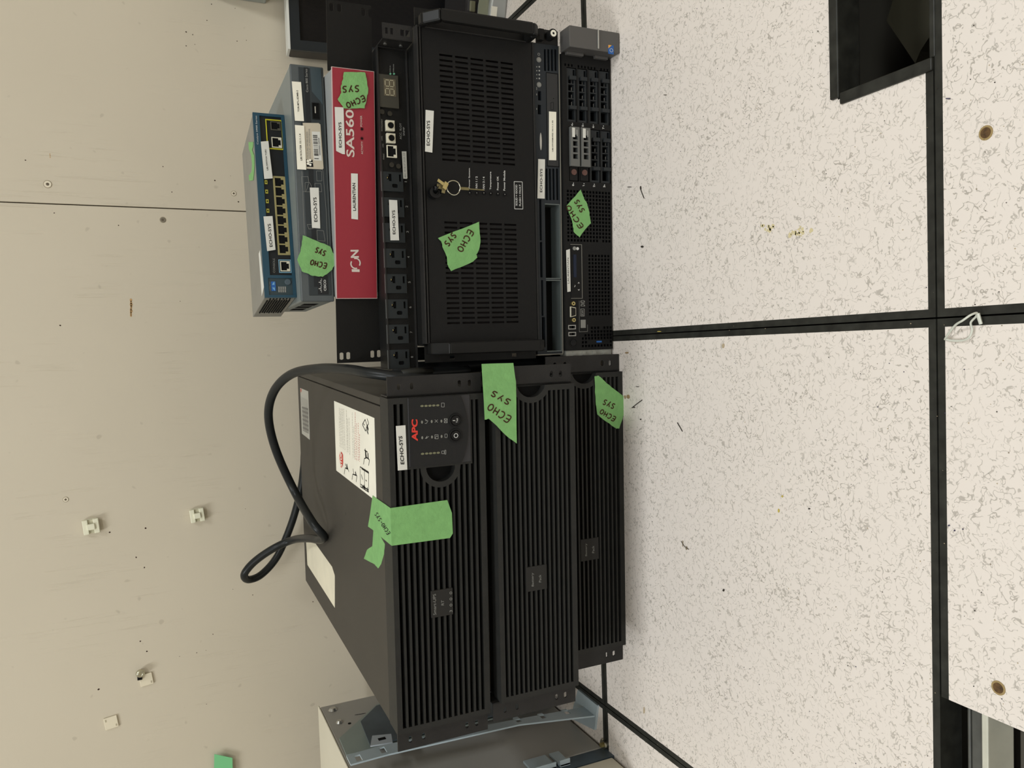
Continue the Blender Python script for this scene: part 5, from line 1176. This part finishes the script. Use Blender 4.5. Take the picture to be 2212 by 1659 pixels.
for px, py, r_, dark, lab in ((103, 398, .0062, 0, 'white painted screw head high on the right part of the wall'), (505, 418, .0046, 0, 'white painted screw head in the wall next to the small switch'),
                              (142, 1079, .0044, 0, 'white painted screw head in the wall above the two cable tie mounts'), (352, 475, .0050, 1, 'dark countersunk screw just left of the seam between the wall panels')):
    p = hit(px, py, 1, WY); o = thing('wall_screw', lab, 'screw', (p.x, WY, p.z), 0, 'screws in the plywood wall')
    q = MB(); q.ring(0, -.0010, 0, r_ * .45, r_ * .55, .0012, n=22); q.obj('screw_rim', mat('painted_screw_dark', (120, 112, 96), .5) if dark else mat('painted_screw', (222, 212, 190), .45), o, bevel=.0003)
    q = MB(); q.cyl(0, -.0006, 0, r_ * .45, .0008, n=14); q.obj('screw_recess', mat('recess_brown', (96, 84, 66), .6), o)
    q = MB(); q.cyl(0, -.0002, 0, r_ * 1.22, .0004, n=22); q.obj('sunken_ring', mat('sunken_ring_tan', (160, 148, 126), .6), o)
nh = MB(); rng = random.Random(11)
for px, py, r_ in ((237, 1150, 2.2), (314, 1141, 2.6), (294, 1204, 1.8), (312, 1226, 2.0), (303, 1385, 2.0), (317, 1407, 2.2), (213, 1489, 2.2), (530, 1099, .9), (445, 1405, .8), (425, 1410, 1.1), (546, 1285, 1.2), (676, 1300, 1.5), (503, 1273, .9), (388, 1418, .9), (460, 1370, 1.4), (446, 1521, .9), (284, 660, .1),
                   (55, 346, 1.6), (352, 360, 1.4), (464, 390, 1.8), (515, 436, 1.8), (498, 380, .8), (117, 460, 1.3), (256, 487, 1.4), (371, 415, 1.4), (418, 453, 1.4), (130, 703, 1.7), (389, 651, 1.0), (457, 9, 1.3), (447, 44, 1.2), (508, 18, 1.0), (402, 69, 1.6), (416, 75, 1.3), (512, 89, 1.2), (532, 87, 1.2), (402, 99, 1.4), (421, 96, 1.0)):
    p = hit(px, py, 1, WY); rr = r_ * .00075; n = 9
    pl3 = [(p.x + rr * rng.uniform(.6, 1.25) * math.cos(2 * PI * k / n), p.z + rr * rng.uniform(.6, 1.4) * math.sin(2 * PI * k / n)) for k in range(n)]
    nh.prism(pl3, WY - .0003, WY + .001, 'b')
struct(nh.obj('trim_9', mat('nail_hole_brown', (52, 30, 20), .8)))
rs = MB()
for px, y0, y1, wd in ((283, 648, 684, 5.5), (108, 333, 343, 2.4), (0, 0, 0, 0)):
    if not wd: continue
    y = y0
    while y < y1:
        p = hit(px + rng.uniform(-.5, .5), y, 1, WY); r_ = wd * .0004 * rng.uniform(.6, 1.2); n = 8
        rs.prism([(p.x + r_ * 1.3 * math.cos(2 * PI * k / n), p.z + r_ * math.sin(2 * PI * k / n)) for k in range(n)], WY - .0003, WY + .0005, 'b'); y += 3.4
struct(rs.obj('trim_10', mat('rust_stain', (182, 146, 98), .7, noise=.3, nscale=300)))
wt = MB(); wp4 = [hit(x, y, 1, WY - .012) for x, y in ((463, 1629), (502, 1637), (503, 1680), (462, 1680))]
wt.prism([(p.x, p.z) for p in wp4], WY - .0125, WY - .0115, 'b'); wt.box(min(p.x for p in wp4) - .001, max(p.x for p in wp4) - .012, WY - .0122, WY, wp4[2].z - .0005, wp4[2].z + .001) if False else None
q0 = wp4[3]; wt.hull8([(wp4[3].x, WY - .0122, wp4[3].z), (wp4[2].x, WY - .0122, wp4[2].z), (wp4[2].x, WY - .0116, wp4[2].z), (wp4[3].x, WY - .0116, wp4[3].z), (wp4[3].x - .02, WY - .001, wp4[3].z), (wp4[2].x - .02, WY - .001, wp4[2].z), (wp4[2].x - .02, WY, wp4[2].z), (wp4[3].x - .02, WY, wp4[3].z)])
tag(wt.obj('masking_tape', mat('mint_tape', (122, 200, 140), .6)), 'mint green masking tape on the wall at the far left', 'tape')

# ================================================================ ON THE FLOOR
ZT = lambda pts, z: [hit(x, y, 2, z) for x, y in pts]
ztp = [((2041, 733), .001), ((2045, 727), .004), ((2063, 703), .010), ((2080, 692), .014), ((2096, 681), .012), ((2110, 676), .006), ((2108, 684), .004), ((2097, 697), .003), ((2100, 712), .003), ((2095, 727), .003), ((2082, 735), .002), ((2060, 736), .002), ((2044, 733), .002)]
q = MB(); pp = catmull([hit(*p, 2, z + .0012) for p, z in ztp], 6); q.tube(pp, .00095, 8)
tie = q.obj('zip_tie', mat('white_nylon', (200, 202, 190), .45), smooth=True); tag(tie, 'cut white zip tie curled over the floor joint', 'zip tie')
q = MB(); ha, hb = hit(2112, 677, 2, .006), hit(2119, 700, 2, .004); q.tube([ha, hb], [.0017, .0015], 6); q.obj('tie_head', mat('white_nylon', (205, 206, 188), .45), tie)
deb = [((1437, 205), 8, 2, 0), ((1384, 406), 3, 8, 1), ((1360, 404), 10, 1.5, 1), ((1377, 835), 8, 1.5, 1), ((1483, 1184), 4, 8, 2), ((1475, 1174), 1.5, 14, 2), ((1562, 747), 5, 11, 3), ((1748, 1099), 4, 3, 1), ((1563, 1275), 4, 5, 1), ((1690, 1072), 4, 5, 4), ((1682, 1103), 4, 8, 4),
       ((1357, 857), 7, 9, 5), ((1350, 857), 4, 8, 5), ((1354, 762), 8, 4, 5), ((1370, 880), 5, 2, 1), ((1387, 533), 6, 5, 1), ((1424, 716), 10, 2, 4), ((1391, 1535), 3, 16, 3), ((1384, 906), 3, 3, 1), ((2050, 1135), 5, 3, 6), ((2062, 1146), 3, 4, 6), ((2080, 1143), 3, 3, 6), ((2048, 213), 12, 3, 6)]
cm = [mat('debris_grey', (96, 90, 80), .7), mat('debris_dark', (50, 44, 38), .7), mat('debris_brown', (138, 126, 106), .7), mat('debris_tan', (176, 160, 132), .7), mat('debris_yellow', (186, 168, 84), .7), mat('debris_cardboard', (150, 126, 92), .7), mat('debris_ink', (66, 60, 84), .7)]
dm = MB(); rng = random.Random(21)
for (x, y), wx, wy, mi in deb:
    n = 8; c_ = hit(x, y, 2, .0006); pl4 = []
    for k in range(n):
        g_ = 2 * PI * k / n; p = hit(x + wx / 2 * math.cos(g_) * rng.uniform(.7, 1.15), y + wy / 2 * math.sin(g_) * rng.uniform(.7, 1.15), 2, .0006); pl4.append((p.x, p.y))
    dm.prism(pl4, .0002, .0011, 'z', mi)
for _ in range(420):
    x, y = rng.uniform(1360, 2212), rng.uniform(0, 1659); p = hit(x, y, 2, .0005); r_ = rng.uniform(.0002, .0006)
    if (p.x > .21 and p.y > -.01 and p.y < .12) or p.x < -.34 and p.y < 0: continue
    dm.cyl(p.x, p.y, .0001, r_, .0005, 'z', 5, mi=rng.choice((0, 1, 2, 3, 6)))
tag(dm.obj('floor_debris', cm), 'crumbs, fibres and scraps scattered on the speckled floor tiles', 'debris', kind='stuff')
sn = MB()
for pts, wd in (([(1383, 407), (1387, 418), (1391, 428)], .0006), ([(1365, 881), (1376, 872), (1387, 864)], .0006), ([(1463, 913), (1469, 923), (1474, 932)], .0006), ([(1471, 1169), (1478, 1180), (1488, 1187)], .0004)):
    P5 = [hit(x, y, 2, .001) for x, y in pts]; sn.tube(P5, wd, 6)
tag(sn.obj('wire_clippings', cm[1]), 'thin dark wire clippings lying on the floor in front of the devices', 'clippings', kind='stuff')
yst = MB(); rng = random.Random(4)
for _ in range(26):
    x, y = rng.choice(((1660, 487), (1662, 492), (1715, 502), (1722, 503), (1730, 497))); x += rng.gauss(0, 9); y += rng.gauss(0, 3.5); p = hit(x, y, 2, .0004); r_ = rng.uniform(.0008, .0028); n = 9
    yst.prism([(p.x + r_ * rng.uniform(.6, 1.3) * math.cos(2 * PI * k / n), p.y + r_ * rng.uniform(.6, 1.3) * math.sin(2 * PI * k / n)) for k in range(n)], .00005, .00035, 'z')
tag(yst.obj('yellow_stain', mat('yellow_stain_film', (205, 192, 150), .6)), 'faint yellow stain on the floor tile right of the drive bays', 'stain', kind='stuff')
